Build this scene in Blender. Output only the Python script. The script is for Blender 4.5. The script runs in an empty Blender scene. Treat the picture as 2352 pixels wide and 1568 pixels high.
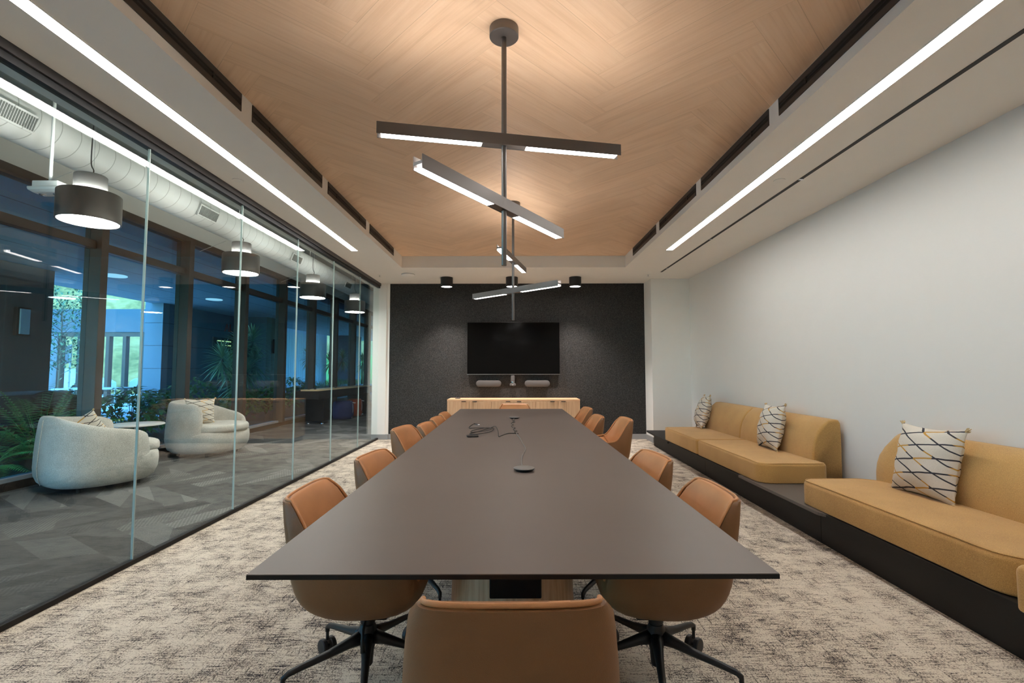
import bpy, bmesh, math, random
from mathutils import Vector, Matrix
random.seed(7)
PI = math.pi
SC = bpy.context.scene
COL = SC.collection
R = math.radians
sin, cos = math.sin, math.cos

# ------------------------------------------------------------------ materials
class NT:
    def __init__(s, mat):
        s.t = mat.node_tree; s.n = s.t.nodes; s.l = s.t.links
    def put(s, sock, v):
        if hasattr(v, 'is_output') or isinstance(v, bpy.types.NodeSocket): s.l.new(v, sock)
        elif isinstance(v, (tuple, list)) and len(v) == 3 and sock.type == 'RGBA': sock.default_value = (*v, 1)
        else: sock.default_value = v
    def node(s, typ, ins=None, **props):
        nd = s.n.new(typ)
        for k, v in props.items(): setattr(nd, k, v)
        for k, v in (ins or {}).items(): s.put(nd.inputs[k], v)
        return nd
    def m(s, op, a, b=0.0, c=None):
        nd = s.n.new('ShaderNodeMath'); nd.operation = op
        s.put(nd.inputs[0], a); s.put(nd.inputs[1], b)
        if c is not None: s.put(nd.inputs[2], c)
        return nd.outputs[0]
    def mix(s, f, a, b, blend='MIX'):
        nd = s.n.new('ShaderNodeMix'); nd.data_type = 'RGBA'; nd.blend_type = blend
        s.put(nd.inputs[0], f); s.put(nd.inputs[6], a); s.put(nd.inputs[7], b)
        return nd.outputs[2]
    def fmix(s, f, a, b):
        nd = s.n.new('ShaderNodeMix'); nd.data_type = 'FLOAT'
        s.put(nd.inputs[0], f); s.put(nd.inputs[2], a); s.put(nd.inputs[3], b)
        return nd.outputs[0]
    def ramp(s, f, stops, interp='LINEAR'):
        nd = s.n.new('ShaderNodeValToRGB'); cr = nd.color_ramp; cr.interpolation = interp
        while len(cr.elements) < len(stops): cr.elements.new(.5)
        for e, (p, c) in zip(cr.elements, stops):
            e.position = p; e.color = (*c, 1) if len(c) == 3 else c
        s.put(nd.inputs[0], f); return nd.outputs[0]
    def coord(s, kind='Object'): return s.n.new('ShaderNodeTexCoord').outputs[kind]
    def mapped(s, vec, scale=(1, 1, 1), rot=(0, 0, 0), loc=(0, 0, 0)):
        return s.node('ShaderNodeMapping', {0: vec, 'Scale': scale, 'Rotation': rot, 'Location': loc}).outputs[0]
    def noise(s, vec, scale=5., detail=3., rough=.5, dist=0.):
        return s.node('ShaderNodeTexNoise', {'Vector': vec, 'Scale': scale, 'Detail': detail, 'Roughness': rough, 'Distortion': dist}).outputs[0]
    def xyz(s, vec):
        o = s.node('ShaderNodeSeparateXYZ', {0: vec}).outputs; return o[0], o[1], o[2]
    def comb(s, x, y, z=0.): return s.node('ShaderNodeCombineXYZ', {0: x, 1: y, 2: z}).outputs[0]
    def bump(s, h, strength=.3, dist=.01):
        return s.node('ShaderNodeBump', {'Height': h, 'Strength': strength, 'Distance': dist}).outputs[0]

def newmat(name, rough=.5, metal=0., spec=.5, base=(.5, .5, .5)):
    m = bpy.data.materials.new(name); m.use_nodes = True
    nt = NT(m); b = nt.n['Principled BSDF']
    b.inputs['Roughness'].default_value = rough; b.inputs['Metallic'].default_value = metal
    b.inputs['Specular IOR Level'].default_value = spec
    b.inputs['Base Color'].default_value = (*base, 1)
    return m, nt, b

def plain(name, base, rough=.5, metal=0., spec=.5, var=.06, vs=6., bs=0., bsc=200.):
    m, nt, b = newmat(name, rough, metal, spec, base)
    co = nt.coord()
    if var:
        n = nt.noise(co, vs, 3)
        f = nt.m('MULTIPLY_ADD', n, 2 * var, 1 - var)
        nt.l.new(nt.mix(1.0, tuple(base), nt.comb(f, f, f), 'MULTIPLY'), b.inputs['Base Color'])
    if bs: nt.l.new(nt.bump(nt.noise(co, bsc, 2), bs, .004), b.inputs['Normal'])
    return m

def emis(name, col, strength):
    m = bpy.data.materials.new(name); m.use_nodes = True; nt = NT(m)
    nt.n.clear(); o = nt.n.new('ShaderNodeOutputMaterial')
    e = nt.node('ShaderNodeEmission', {'Color': col, 'Strength': strength})
    nt.l.new(e.outputs[0], o.inputs[0]); return m

def glassmat(name, tint, refl=1.0, f0=.04):
    m = bpy.data.materials.new(name); m.use_nodes = True; nt = NT(m)
    nt.n.clear(); o = nt.n.new('ShaderNodeOutputMaterial')
    lw = nt.node('ShaderNodeLayerWeight', {'Blend': .5}).outputs['Facing']
    f = nt.m('MULTIPLY', nt.m('MULTIPLY_ADD', nt.m('POWER', lw, 5.), 1 - f0, f0), refl)
    tr = nt.node('ShaderNodeBsdfTransparent', {'Color': tint})
    gl = nt.node('ShaderNodeBsdfGlossy', {'Color': (1, 1, 1), 'Roughness': 0.0})
    mx = nt.node('ShaderNodeMixShader', {0: f, 1: tr.outputs[0], 2: gl.outputs[0]})
    nt.l.new(mx.outputs[0], o.inputs[0]); return m

MT = {}
MT['white'] = plain('white_paint', (.86, .835, .785), .75, var=.02, bs=.05)
MT['wallp'] = plain('wall_paint', (.78, .76, .725), .6, var=.015, bs=.04)
MT['soffit'] = plain('ceiling_paint', (.88, .85, .79), .85, var=.015)
MT['grey_base'] = plain('rubber_base', (.30, .30, .30), .6, var=.03)
MT['black'] = plain('black_metal', (.008, .008, .009), .45, var=.1)
MT['blackmatte'] = plain('black_laminate', (.011, .0095, .009), .55, spec=.3, var=.08)
MT['slotblack'] = plain('slot_black', (.006, .006, .006), .6, var=0)
MT['slotframe'] = plain('slot_frame', (.05, .042, .036), .45, var=.05)
MT['railgrey'] = plain('rail_grey', (.06, .055, .055), .4, .3, var=.03)
MT['chrome'] = plain('chrome', (.7, .7, .72), .2, 1., var=0)
MT['bronze'] = plain('fixture_bronze', (.16, .145, .135), .38, .75, var=.04)
MT['ledglow'] = emis('led_strip', (1, .97, .93), 16.)
MT['barglow'] = emis('led_bar', (1, .96, .93), 8.)
MT['upglow'] = emis('led_uplight', (1, .94, .89), 31.)
MT['downglow'] = emis('downlight_glow', (1, .90, .87), 14.)
MT['pendglow'] = emis('pendant_glow', (1, .97, .94), 40.)
MT['pendup'] = emis('pendant_uplight', (1, .97, .93), 620.)
MT['extglow'] = emis('soffit_glow', (1, .85, .85), .8)
MT['sconceglow'] = plain('sconce_glass', (.75, .78, .82), .4, var=.03)
MT['boucle'] = None
MT['clear'] = glassmat('clear_glass', (.93, .965, .95), .85)
MT['tint'] = glassmat('tinted_glass', (.43, .74, .90), .9)
MT['edge'] = plain('glass_edge', (.42, .50, .46), .25, var=.03)
MT['tabletop2'] = plain('taupe_shelf', (.10, .085, .077), .45, var=.04)
MT['mull'] = plain('bronze_mullion', (.045, .034, .027), .45, .2, var=.08)
MT['tv'] = plain('screen_black', (.001, .001, .001), .12, spec=.2, var=0)
MT['spk'] = plain('speaker_fabric', (.075, .07, .068), .8, var=.05, bs=.2, bsc=900)
MT['puck'] = plain('puck_grey', (.20, .19, .18), .45, var=.04)
MT['cable'] = plain('cable_black', (.02, .02, .02), .45, var=0)
MT['cableg'] = plain('cable_grey', (.22, .21, .20), .45, var=0)
MT['concrete'] = plain('pale_concrete', (.24, .27, .30), .8, var=.08, vs=2)
MT['panelblue'] = plain('exterior_panel', (.055, .085, .11), .6, var=.05, vs=1)
MT['darkpanel'] = plain('dark_panel', (.10, .085, .075), .6, var=.1, vs=1)
def mk_soffit():
    m, nt, b = newmat('exterior_soffit', .7)
    x, y, z = nt.xyz(nt.coord())
    l = nt.m('MAXIMUM', nt.m('LESS_THAN', nt.m('FRACT', nt.m('DIVIDE', x, .95)), .022), nt.m('LESS_THAN', nt.m('FRACT', nt.m('DIVIDE', y, 3.2)), .006))
    nt.l.new(nt.mix(l, (.46, .50, .54), (.05, .06, .07)), b.inputs['Base Color']); return m
MT['soffitext'] = mk_soffit()
MT['duct'] = None
MT['exposed'] = plain('exposed_deck', (.30, .32, .29), .85, var=.12, vs=3)
MT['whitewall2'] = plain('lounge_white', (.68, .68, .64), .7, var=.03)
MT['tablewhite'] = plain('white_laminate', (.72, .72, .70), .35, var=.02)
MT['carwhite'] = plain('car_paint', (.38, .42, .46), .25, var=0)
MT['carglass'] = plain('car_window', (.02, .03, .04), .1, var=0)
MT['red'] = plain('red_lens', (.5, .02, .02), .3, var=0)
MT['tyre'] = plain('tyre', (.015, .015, .015), .8, var=0)
MT['pblue'] = plain('pouf_blue', (.018, .03, .11), .8, var=.08, bs=.3)
MT['porange'] = plain('pouf_orange', (.33, .05, .015), .8, var=.08, bs=.3)
MT['strap'] = plain('white_strap', (.6, .6, .58), .7, var=.03)
MT['soil'] = plain('soil', (.06, .045, .03), .9, var=.4, vs=12)
MT['paving'] = plain('paving', (.27, .29, .30), .8, var=.12, vs=2)
MT['bark'] = plain('bark', (.14, .11, .08), .85, var=.3, vs=20, bs=.5, bsc=60)
MT['signred'] = plain('sign_red', (.60, .05, .03), .5, var=0)
MT['signdark'] = plain('sign_dark', (.02, .02, .02), .5, var=0)
MT['maple'] = plain('maple_board', (.85, .62, .34), .3, var=.08, vs=8)
MT['leatherout'] = plain('outer_leather_shaded', (.22, .10, .036), .50, var=.16, vs=9, bs=.25, bsc=420)  # outer chair leather, darkened so the colour carries shadow on the chair backs
MT['leather'] = plain('tan_leather', (.62, .285, .115), .46, var=.18, vs=9, bs=.22, bsc=420)
MT['emerg'] = plain('white_plastic', (.66, .68, .66), .4, var=.02)
MT['pendshade'] = plain('pendant_shade', (.075, .068, .065), .35, .4, var=.04)
MT['pendneck'] = plain('pendant_neck', (.09, .088, .086), .45, .3, var=.03)
MT['grille'] = plain('grille_grey', (.12, .13, .12), .6, var=.03)

def leafmat(name, c1, c2, rough=.5):
    m, nt, b = newmat(name, rough)
    n = nt.noise(nt.coord(), 9., 3)
    nt.l.new(nt.mix(n, c1, c2), b.inputs['Base Color']); return m
MT['fern'] = leafmat('fern_leaf', (.16, .34, .05), (.42, .62, .14))
MT['bush'] = leafmat('bush_leaf', (.06, .20, .05), (.22, .46, .10))
MT['spiky'] = leafmat('dracaena_leaf', (.14, .22, .10), (.42, .50, .26))
MT['treeleaf'] = leafmat('tree_leaf', (.03, .09, .05), (.09, .19, .08))
MT['hill'] = None

def mk_hill():
    m, nt, b = newmat('hillside_scrub', .9)
    co = nt.coord(); n = nt.noise(co, .35, 6, .65); n2 = nt.noise(co, 2.5, 4, .7)
    f = nt.m('MULTIPLY_ADD', n2, .5, nt.m('MULTIPLY', n, .6))
    nt.l.new(nt.ramp(f, [(.34, (.04, .045, .012)), (.46, (.14, .11, .03)), (.58, (.27, .19, .06)), (.72, (.38, .27, .11))]), b.inputs['Base Color'])
    return m
MT['hill'] = mk_hill()

def mk_felt():
    m, nt, b = newmat('charcoal_felt', .95, spec=.15)
    co = nt.coord(); n = nt.noise(co, 55, 5, .8); n2 = nt.noise(co, 160, 2)
    f = nt.m('MULTIPLY_ADD', n2, .5, nt.m('MULTIPLY', n, .5))
    nt.l.new(nt.ramp(f, [(.33, (.013, .013, .014)), (.5, (.036, .035, .034)), (.67, (.09, .087, .085))]), b.inputs['Base Color'])
    nt.l.new(nt.bump(f, .5, .004), b.inputs['Normal']); return m
MT['felt'] = mk_felt()

def mk_table():
    m, nt, b = newmat('taupe_laminate', .42, spec=.4)
    co = nt.coord(); n = nt.noise(co, 3, 3)
    x, y, z = nt.xyz(co)
    seam = nt.m('LESS_THAN', nt.m('ABSOLUTE', nt.m('SUBTRACT', y, -.70)), .0016)
    c = nt.mix(n, (.150, .122, .108), (.172, .142, .126))
    nt.l.new(nt.mix(seam, c, (.07, .058, .05)), b.inputs['Base Color']); return m
MT['tabletop'] = mk_table()

def mk_carpet():
    m, nt, b = newmat('woven_carpet', .95, spec=.1)
    co = nt.coord()
    fine = nt.noise(co, 150, 2, .6)
    big = nt.noise(co, 1.3, 3, .5)
    def streak(rot, sx, sy, k):
        v = nt.mapped(co, (sx, sy, 1), (0, 0, rot), (k, k * 2.3, 0))
        return nt.noise(v, 1., 6, .72, .5)
    a = streak(.02, 9, 88, 0); c = streak(-.03, 80, 9, 3.1); d = streak(.42, 13, 100, 7.7); e = streak(-.30, 14, 84, 11.2)
    s = nt.m('MAXIMUM', nt.m('MAXIMUM', a, nt.m('SUBTRACT', c, .015)), nt.m('MAXIMUM', nt.m('SUBTRACT', d, .02), nt.m('SUBTRACT', e, .02)))
    mid = nt.noise(co, 7., 3, .6)
    s2 = nt.m('ADD', s, nt.m('MULTIPLY_ADD', fine, .50, -.25))
    s2 = nt.m('ADD', s2, nt.m('MULTIPLY_ADD', big, .16, -.08))
    s2 = nt.m('ADD', s2, nt.m('MULTIPLY_ADD', mid, .34, -.17))
    patch = nt.noise(nt.mapped(co, (22, 30, 1), (0, 0, .3)), 1., 3, .6)
    light = nt.mix(nt.m('MULTIPLY', patch, .8), (.78, .70, .58), (.62, .55, .46))
    g = nt.ramp(s2, [(.515, (1, 1, 1)), (.565, (.66, .63, .61)), (.615, (.34, .32, .325)), (.67, (.045, .047, .070))])
    nt.l.new(nt.mix(1.0, light, g, 'MULTIPLY'), b.inputs['Base Color'])
    nt.l.new(nt.bump(nt.m('MULTIPLY_ADD', s2, -1.0, fine), .5, .006), b.inputs['Normal'])
    return m
MT['carpet'] = mk_carpet()

def herring_ids(nt, co, W, n):
    x, y, z = nt.xyz(co)
    X = nt.m('DIVIDE', x, W); Y = nt.m('DIVIDE', y, W)
    i = nt.m('FLOOR', X); j = nt.m('FLOOR', Y)
    mm = nt.m('FLOORED_MODULO', nt.m('SUBTRACT', i, j), 2. * n)
    hor = nt.m('LESS_THAN', mm, n - .5)
    mv = nt.m('SUBTRACT', 2. * n - 1, mm)
    ix = nt.m('SUBTRACT', i, nt.m('MULTIPLY', hor, mm))
    jy = nt.m('SUBTRACT', j, nt.m('MULTIPLY', nt.m('SUBTRACT', 1., hor), mv))
    rnd = nt.node('ShaderNodeTexWhiteNoise', {'Vector': nt.comb(ix, jy, hor)}, noise_dimensions='3D').outputs[0]
    return X, Y, hor, rnd, nt.fmix(hor, y, x), nt.fmix(hor, x, y)
def mk_lounge_carpet():
    m, nt, b = newmat('plank_carpet', .95, spec=.1)
    co = nt.mapped(nt.coord(), (1, 1, 1), (0, 0, R(33)))
    X, Y, hor, rnd, al, ac = herring_ids(nt, co, .26, 4)
    skew = nt.m('ADD', nt.m('MULTIPLY', al, .9), nt.m('MULTIPLY', ac, nt.m('MULTIPLY_ADD', rnd, 6., -3.)))
    wed = nt.m('GREATER_THAN', nt.m('FRACT', nt.m('ADD', nt.m('MULTIPLY', skew, .8), nt.m('MULTIPLY', rnd, 17.))), .55)
    fine = nt.noise(nt.comb(nt.m('MULTIPLY', al, 40), nt.m('MULTIPLY', ac, 220), 0), 1., 3, .7)
    ribs = nt.m('SINE', nt.m('MULTIPLY', nt.m('ADD', al, nt.m('MULTIPLY', ac, .6)), 210))
    t = nt.m('ADD', nt.m('MULTIPLY', rnd, .42), nt.m('MULTIPLY', wed, .20))
    t = nt.m('ADD', t, nt.m('MULTIPLY_ADD', fine, .45, -.12))
    t = nt.m('ADD', t, nt.m('MULTIPLY', ribs, nt.m('MULTIPLY', wed, .09)))
    nt.l.new(nt.ramp(t, [(.1, (.058, .057, .055)), (.45, (.098, .096, .092)), (.7, (.165, .16, .15)), (1.0, (.30, .29, .27))]), b.inputs['Base Color'])
    nt.l.new(nt.bump(fine, .3, .004), b.inputs['Normal']); return m
MT['carpet2'] = mk_lounge_carpet()

def mk_herring():
    m, nt, b = newmat('oak_herringbone', .5, spec=.35)
    W = .205; n = 5
    co = nt.mapped(nt.coord(), (1, 1, 1), (0, 0, R(-45)), (.113, 0, 0))
    x, y, z = nt.xyz(co)
    X = nt.m('DIVIDE', x, W); Y = nt.m('DIVIDE', y, W)
    i = nt.m('FLOOR', X); j = nt.m('FLOOR', Y)
    mm = nt.m('FLOORED_MODULO', nt.m('SUBTRACT', i, j), 2. * n)
    hor = nt.m('LESS_THAN', mm, n - .5)
    mv = nt.m('SUBTRACT', 2. * n - 1, mm)
    ix = nt.m('SUBTRACT', i, nt.m('MULTIPLY', hor, mm))
    jy = nt.m('SUBTRACT', j, nt.m('MULTIPLY', nt.m('SUBTRACT', 1., hor), mv))
    rnd = nt.node('ShaderNodeTexWhiteNoise', {'Vector': nt.comb(ix, jy, hor)}, noise_dimensions='3D').outputs[0]
    along = nt.fmix(hor, y, x); across = nt.fmix(hor, x, y)
    ac = nt.m('ADD', across, nt.m('MULTIPLY', rnd, 7.3))
    g1 = nt.noise(nt.comb(nt.m('MULTIPLY', along, 1.2), nt.m('MULTIPLY', ac, 60), rnd), 1., 4, .6, .4)
    g2 = nt.noise(nt.comb(nt.m('MULTIPLY', along, 2.), nt.m('MULTIPLY', ac, 14), rnd), 1., 3, .5, .6)
    f = nt.m('ADD', nt.m('MULTIPLY', g1, .55), nt.m('MULTIPLY', g2, .45))
    c = nt.ramp(f, [(.30, (.71, .47, .295)), (.5, (.81, .56, .37)), (.70, (.86, .62, .43))])
    tone = nt.m('MULTIPLY_ADD', rnd, .07, .965)
    c = nt.mix(1.0, c, nt.comb(tone, tone, tone), 'MULTIPLY')
    fr = nt.m('FRACT', nt.fmix(hor, X, Y))
    ed = nt.m('LESS_THAN', nt.m('MINIMUM', fr, nt.m('SUBTRACT', 1., fr)), .008)
    c = nt.mix(nt.m('MULTIPLY', ed, .35), c, (.33, .20, .11))
    nt.l.new(c, b.inputs['Base Color'])
    nt.l.new(nt.bump(g1, .08, .003), b.inputs['Normal']); return m
MT['herring'] = mk_herring()

def mk_oak(name, vert, c1, c2, c3):
    m, nt, b = newmat(name, .5, spec=.35)
    sc = (70, 70, 2.2) if vert else (1.5, 40, 60)
    n = nt.noise(nt.mapped(nt.coord(), sc), 1., 4, .6, .3)
    nt.l.new(nt.ramp(n, [(.3, c1), (.5, c2), (.7, c3)]), b.inputs['Base Color']); return m
MT['oak'] = mk_oak('oak_veneer', True, (.42, .25, .13), (.53, .33, .19), (.60, .39, .24))
MT['oakh'] = mk_oak('oak_veneer_top', False, (.50, .29, .15), (.62, .38, .21), (.68, .44, .27))

def mk_fabric(name, c1, c2, sc=260, rough=.9, big=3.):
    m, nt, b = newmat(name, rough, spec=.2)
    b.inputs['Sheen Weight'].default_value = .25; b.inputs['Sheen Roughness'].default_value = .5
    co = nt.coord(); n = nt.noise(co, sc, 3, .7); g = nt.noise(co, big, 3)
    f = nt.m('ADD', nt.m('MULTIPLY', n, .75), nt.m('MULTIPLY', g, .25))
    nt.l.new(nt.ramp(f, [(.36, c1), (.62, c2)]), b.inputs['Base Color'])
    nt.l.new(nt.bump(n, .5, .004), b.inputs['Normal']); return m
MT['mustard'] = mk_fabric('mustard_chenille', (.38, .21, .066), (.64, .385, .135), 300)
MT['boucle'] = mk_fabric('grey_boucle', (.30, .285, .25), (.72, .69, .62), 210)

def mk_duct():
    m, nt, b = newmat('white_spiral_duct', .5, spec=.4, base=(.62, .63, .61))
    x, y, z = nt.xyz(nt.coord())
    s = nt.m('ABSOLUTE', nt.m('SINE', nt.m('ADD', nt.m('MULTIPLY', y, PI / .20), nt.m('MULTIPLY', nt.m('ARCTAN2', x, z), .5))))
    l = nt.m('LESS_THAN', s, .07)
    nt.l.new(nt.mix(l, (.62, .63, .61), (.36, .37, .35)), b.inputs['Base Color'])
    nt.l.new(nt.bump(nt.m('POWER', s, .3), .4, .01), b.inputs['Normal']); return m
MT['duct'] = mk_duct()

def mk_corr():
    m, nt, b = newmat('ribbed_panel', .6)
    x, y, z = nt.xyz(nt.coord())
    s = nt.m('SINE', nt.m('MULTIPLY', y, 2 * PI / .22))
    nt.l.new(nt.mix(nt.m('GREATER_THAN', s, .8), (.30, .48, .62), (.22, .38, .52)), b.inputs['Base Color'])
    nt.l.new(nt.bump(s, .5, .03), b.inputs['Normal']); return m
MT['corr'] = mk_corr()

def mk_jointed():
    m, nt, b = newmat('jointed_concrete', .75)
    co = nt.coord(); x, y, z = nt.xyz(co)
    fz = nt.m('FRACT', nt.m('DIVIDE', z, .655)); l = nt.m('LESS_THAN', fz, .022)
    n = nt.noise(co, 1.5, 4)
    nt.l.new(nt.mix(l, nt.mix(n, (.16, .21, .255), (.21, .26, .305)), (.04, .05, .06)), b.inputs['Base Color']); return m
MT['jointed'] = mk_jointed()

def mk_pillow():
    m, nt, b = newmat('pillow_weave', .9, spec=.15)
    co = nt.coord(); x, y, z = nt.xyz(co)
    wob = nt.m('MULTIPLY_ADD', nt.noise(co, 9, 2), .10, -.05)
    # two families of slanted lines making long diamonds; alternate lines are ochre
    p = nt.m('ADD', nt.m('ADD', nt.m('MULTIPLY', x, 5.2), nt.m('MULTIPLY', y, 10.5)), wob)
    q = nt.m('ADD', nt.m('ADD', nt.m('MULTIPLY', x, -2.0), nt.m('MULTIPLY', y, 10.5)), wob)
    def fam(v, w):
        fr = nt.m('FRACT', v); d = nt.m('MINIMUM', fr, nt.m('SUBTRACT', 1., fr))
        return nt.m('LESS_THAN', d, w), nt.m('FLOOR', nt.m('ADD', v, .5))
    lp, ip = fam(p, .050); lq, iq = fam(q, .050)
    par = nt.m('FLOORED_MODULO', nt.m('ADD', nt.m('FLOOR', nt.m('MULTIPLY_ADD', x, 4.2, nt.m('MULTIPLY', ip, .5))), iq), 3.)
    ochre = nt.m('LESS_THAN', par, .5)
    base = nt.mix(nt.noise(co, 240, 3, .7), (.50, .45, .38), (.76, .71, .62))
    lc = nt.mix(ochre, (.045, .045, .055), (.50, .27, .06))
    nt.l.new(nt.mix(nt.m('MAXIMUM', lp, lq), base, lc), b.inputs['Base Color'])
    nt.l.new(nt.bump(nt.m('ADD', nt.noise(co, 300, 2), nt.m('MAXIMUM', lp, lq)), .3, .004), b.inputs['Normal'])
    return m
MT['pillow'] = mk_pillow()
MT['ochre'] = plain('ochre_thread', (.52, .38, .20), .9, var=.3, vs=80)

# ------------------------------------------------------------------ mesh helpers
class B:
    def __init__(s): s.v = []; s.f = []
    def add(s, vs, fs):
        o = len(s.v); s.v += [tuple(v) for v in vs]; s.f += [tuple(i + o for i in f) for f in fs]; return s
    def box(s, x0, x1, y0, y1, z0, z1, rz=0, c=None):
        vs = [(x, y, z) for z in (z0, z1) for y in (y0, y1) for x in (x0, x1)]
        if rz:
            cx, cy = c or ((x0 + x1) / 2, (y0 + y1) / 2)
            vs = [(cx + (x - cx) * cos(rz) - (y - cy) * sin(rz), cy + (x - cx) * sin(rz) + (y - cy) * cos(rz), z) for x, y, z in vs]
        return s.add(vs, [(0, 2, 3, 1), (4, 5, 7, 6), (0, 1, 5, 4), (2, 6, 7, 3), (0, 4, 6, 2), (1, 3, 7, 5)])
    def prism(s, pts, z0, z1):
        n = len(pts)
        return s.add([(x, y, z0) for x, y in pts] + [(x, y, z1) for x, y in pts],
                     [tuple(range(n - 1, -1, -1)), tuple(range(n, 2 * n))] + [(i, (i + 1) % n, n + (i + 1) % n, n + i) for i in range(n)])
    def rings(s, rs, cap=True, close=True):
        n = len(rs[0]); o = len(s.v); s.v += [tuple(p) for r in rs for p in r]
        for k in range(len(rs) - 1):
            for i in range(n if close else n - 1):
                j = (i + 1) % n
                s.f.append((o + k * n + i, o + k * n + j, o + (k + 1) * n + j, o + (k + 1) * n + i))
        if cap:
            s.f.append(tuple(o + i for i in range(n - 1, -1, -1))); s.f.append(tuple(o + (len(rs) - 1) * n + i for i in range(n)))
        return s
    def lathe(s, prof, c=(0, 0, 0), n=32, cap=True):
        return s.rings([[(c[0] + r * cos(2 * PI * i / n), c[1] + r * sin(2 * PI * i / n), c[2] + z) for i in range(n)] for r, z in prof], cap)
    def tube(s, path, r, n=8, cap=True, flat=1.0):
        P = [Vector(p) for p in path]; rs = []
        rr = r if isinstance(r, (list, tuple)) else [r] * len(P)
        up = None
        for k, p in enumerate(P):
            d = (P[min(k + 1, len(P) - 1)] - P[max(k - 1, 0)]).normalized()
            if up is None: up = Vector((0, 0, 1)) if abs(d.z) < .9 else Vector((1, 0, 0))
            sd = d.cross(up).normalized(); u2 = sd.cross(d).normalized(); up = u2
            rs.append([p + sd * (rr[k] * cos(2 * PI * i / n)) + u2 * (rr[k] * flat * sin(2 * PI * i / n)) for i in range(n)])
        return s.rings(rs, cap)
    def sphere(s, c, r, n=12, m=8, sz=1.):
        return s.rings([[(c[0] + r * max(.02, sin(PI * k / m)) * cos(2 * PI * i / n), c[1] + r * max(.02, sin(PI * k / m)) * sin(2 * PI * i / n), c[2] - r * sz * cos(PI * k / m)) for i in range(n)] for k in range(m + 1)])
    def obj(s, name, mat, parent=None, smooth=False, bevel=0, bseg=2, sub=0, loc=None, rot=None, auto=None):
        me = bpy.data.meshes.new(name)
        me.from_pydata(s.v, [], s.f)
        bm = bmesh.new(); bm.from_mesh(me); bmesh.ops.recalc_face_normals(bm, faces=bm.faces); bm.to_mesh(me); bm.free()
        me.materials.append(MT[mat] if isinstance(mat, str) else mat)
        o = bpy.data.objects.new(name, me); COL.objects.link(o)
        if parent is not None: o.parent = parent
        if loc: o.location = loc
        if rot: o.rotation_euler = rot
        if smooth:
            for p in me.polygons: p.use_smooth = True
            if auto:
                me.set_sharp_from_angle(angle=R(auto))
        if bevel:
            b = o.modifiers.new('b', 'BEVEL'); b.width = bevel; b.segments = bseg; b.limit_method = 'ANGLE'; b.angle_limit = R(40); b.harden_normals = False
        if sub:
            u = o.modifiers.new('s', 'SUBSURF'); u.levels = sub; u.render_levels = sub
        return o

def tag(o, label, cat, group=None, kind=None):
    if label: o['label'] = label
    if cat: o['category'] = cat
    if group: o['group'] = group
    if kind: o['kind'] = kind
    return o
def empty(name, label, cat, loc=(0, 0, 0), rz=0, group=None):
    o = bpy.data.objects.new(name, None); COL.objects.link(o); o.location = loc; o.rotation_euler = (0, 0, rz)
    o.empty_display_size = .1
    return tag(o, label, cat, group)
def struct(o): o['kind'] = 'structure'; return o
def kids(o): return [c for c in COL.objects if c.parent == o]
def dup(root, loc, rz=None, label=None, group=None):
    r = root.copy(); COL.objects.link(r); r.location = loc
    if rz is not None: r.rotation_euler = (0, 0, rz)
    if label: r['label'] = label
    if group: r['group'] = group
    for ch in kids(root):
        c = ch.copy(); COL.objects.link(c); c.parent = r
        for g in kids(ch):
            d = g.copy(); COL.objects.link(d); d.parent = c
    return r
def rounded(x0, x1, y0, y1, r, n=6):
    rr = r if isinstance(r, (list, tuple)) else [r] * 4
    pts = []
    for (cx, cy, a0, q) in ((x1 - rr[0], y1 - rr[0], 0, rr[0]), (x0 + rr[1], y1 - rr[1], PI / 2, rr[1]), (x0 + rr[2], y0 + rr[2], PI, rr[2]), (x1 - rr[3], y0 + rr[3], 1.5 * PI, rr[3])):
        for k in range(n + 1):
            a = a0 + PI / 2 * k / n; pts.append((cx + q * cos(a), cy + q * sin(a)))
    return pts
def inset(pts, d):
    n = len(pts); out = []
    for i in range(n):
        a = Vector(pts[i - 1]); b = Vector(pts[i]); c = Vector(pts[(i + 1) % n])
        e1 = (b - a); e2 = (c - b)
        n1 = Vector((-e1.y, e1.x)).normalized() if e1.length > 1e-7 else None
        n2 = Vector((-e2.y, e2.x)).normalized() if e2.length > 1e-7 else None
        nn = ((n1 or n2) + (n2 or n1)); nn.normalize()
        out.append(tuple(b + nn * d))
    return out
def cushion(pts, z0, z1, r, crown=0., seg=5, r0=None):
    """rounded upholstered block with a given plan"""
    b = B(); rs = []; r0 = r0 if r0 is not None else r
    for k in range(seg + 1):
        a = PI / 2 * k / seg
        rs.append([(x, y, z0 + r0 * (1 - sin(a))) for x, y in inset(pts, r0 * (1 - cos(a)))][:])
    rs = rs[::-1]
    top = []
    for k in range(seg + 1):
        a = PI / 2 * k / seg
        top.append([(x, y, z1 - crown - r * (1 - sin(a))) for x, y in inset(pts, r * (1 - cos(a)))])
    rs += top
    if crown:
        base = inset(pts, r); cx = sum(p[0] for p in base) / len(base); cy = sum(p[1] for p in base) / len(base)
        for q in (.85, .65, .4, .15):
            rs.append([(cx + (x - cx) * q, cy + (y - cy) * q, z1 - crown + crown * (1 - q * q)) for x, y in base])
    # bottom ring order: first ring is bottom-inset
    rs2 = []
    for k in range(seg + 1):
        a = PI / 2 * k / seg
        rs2.append([(x, y, z0 + r0 * (1 - cos(PI / 2 - a)) * 0 + r0 * (1 - cos(a))) for x, y in inset(pts, r0 * (1 - sin(a)))])
    return b.rings(rs2 + rs[seg + 1:])

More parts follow.
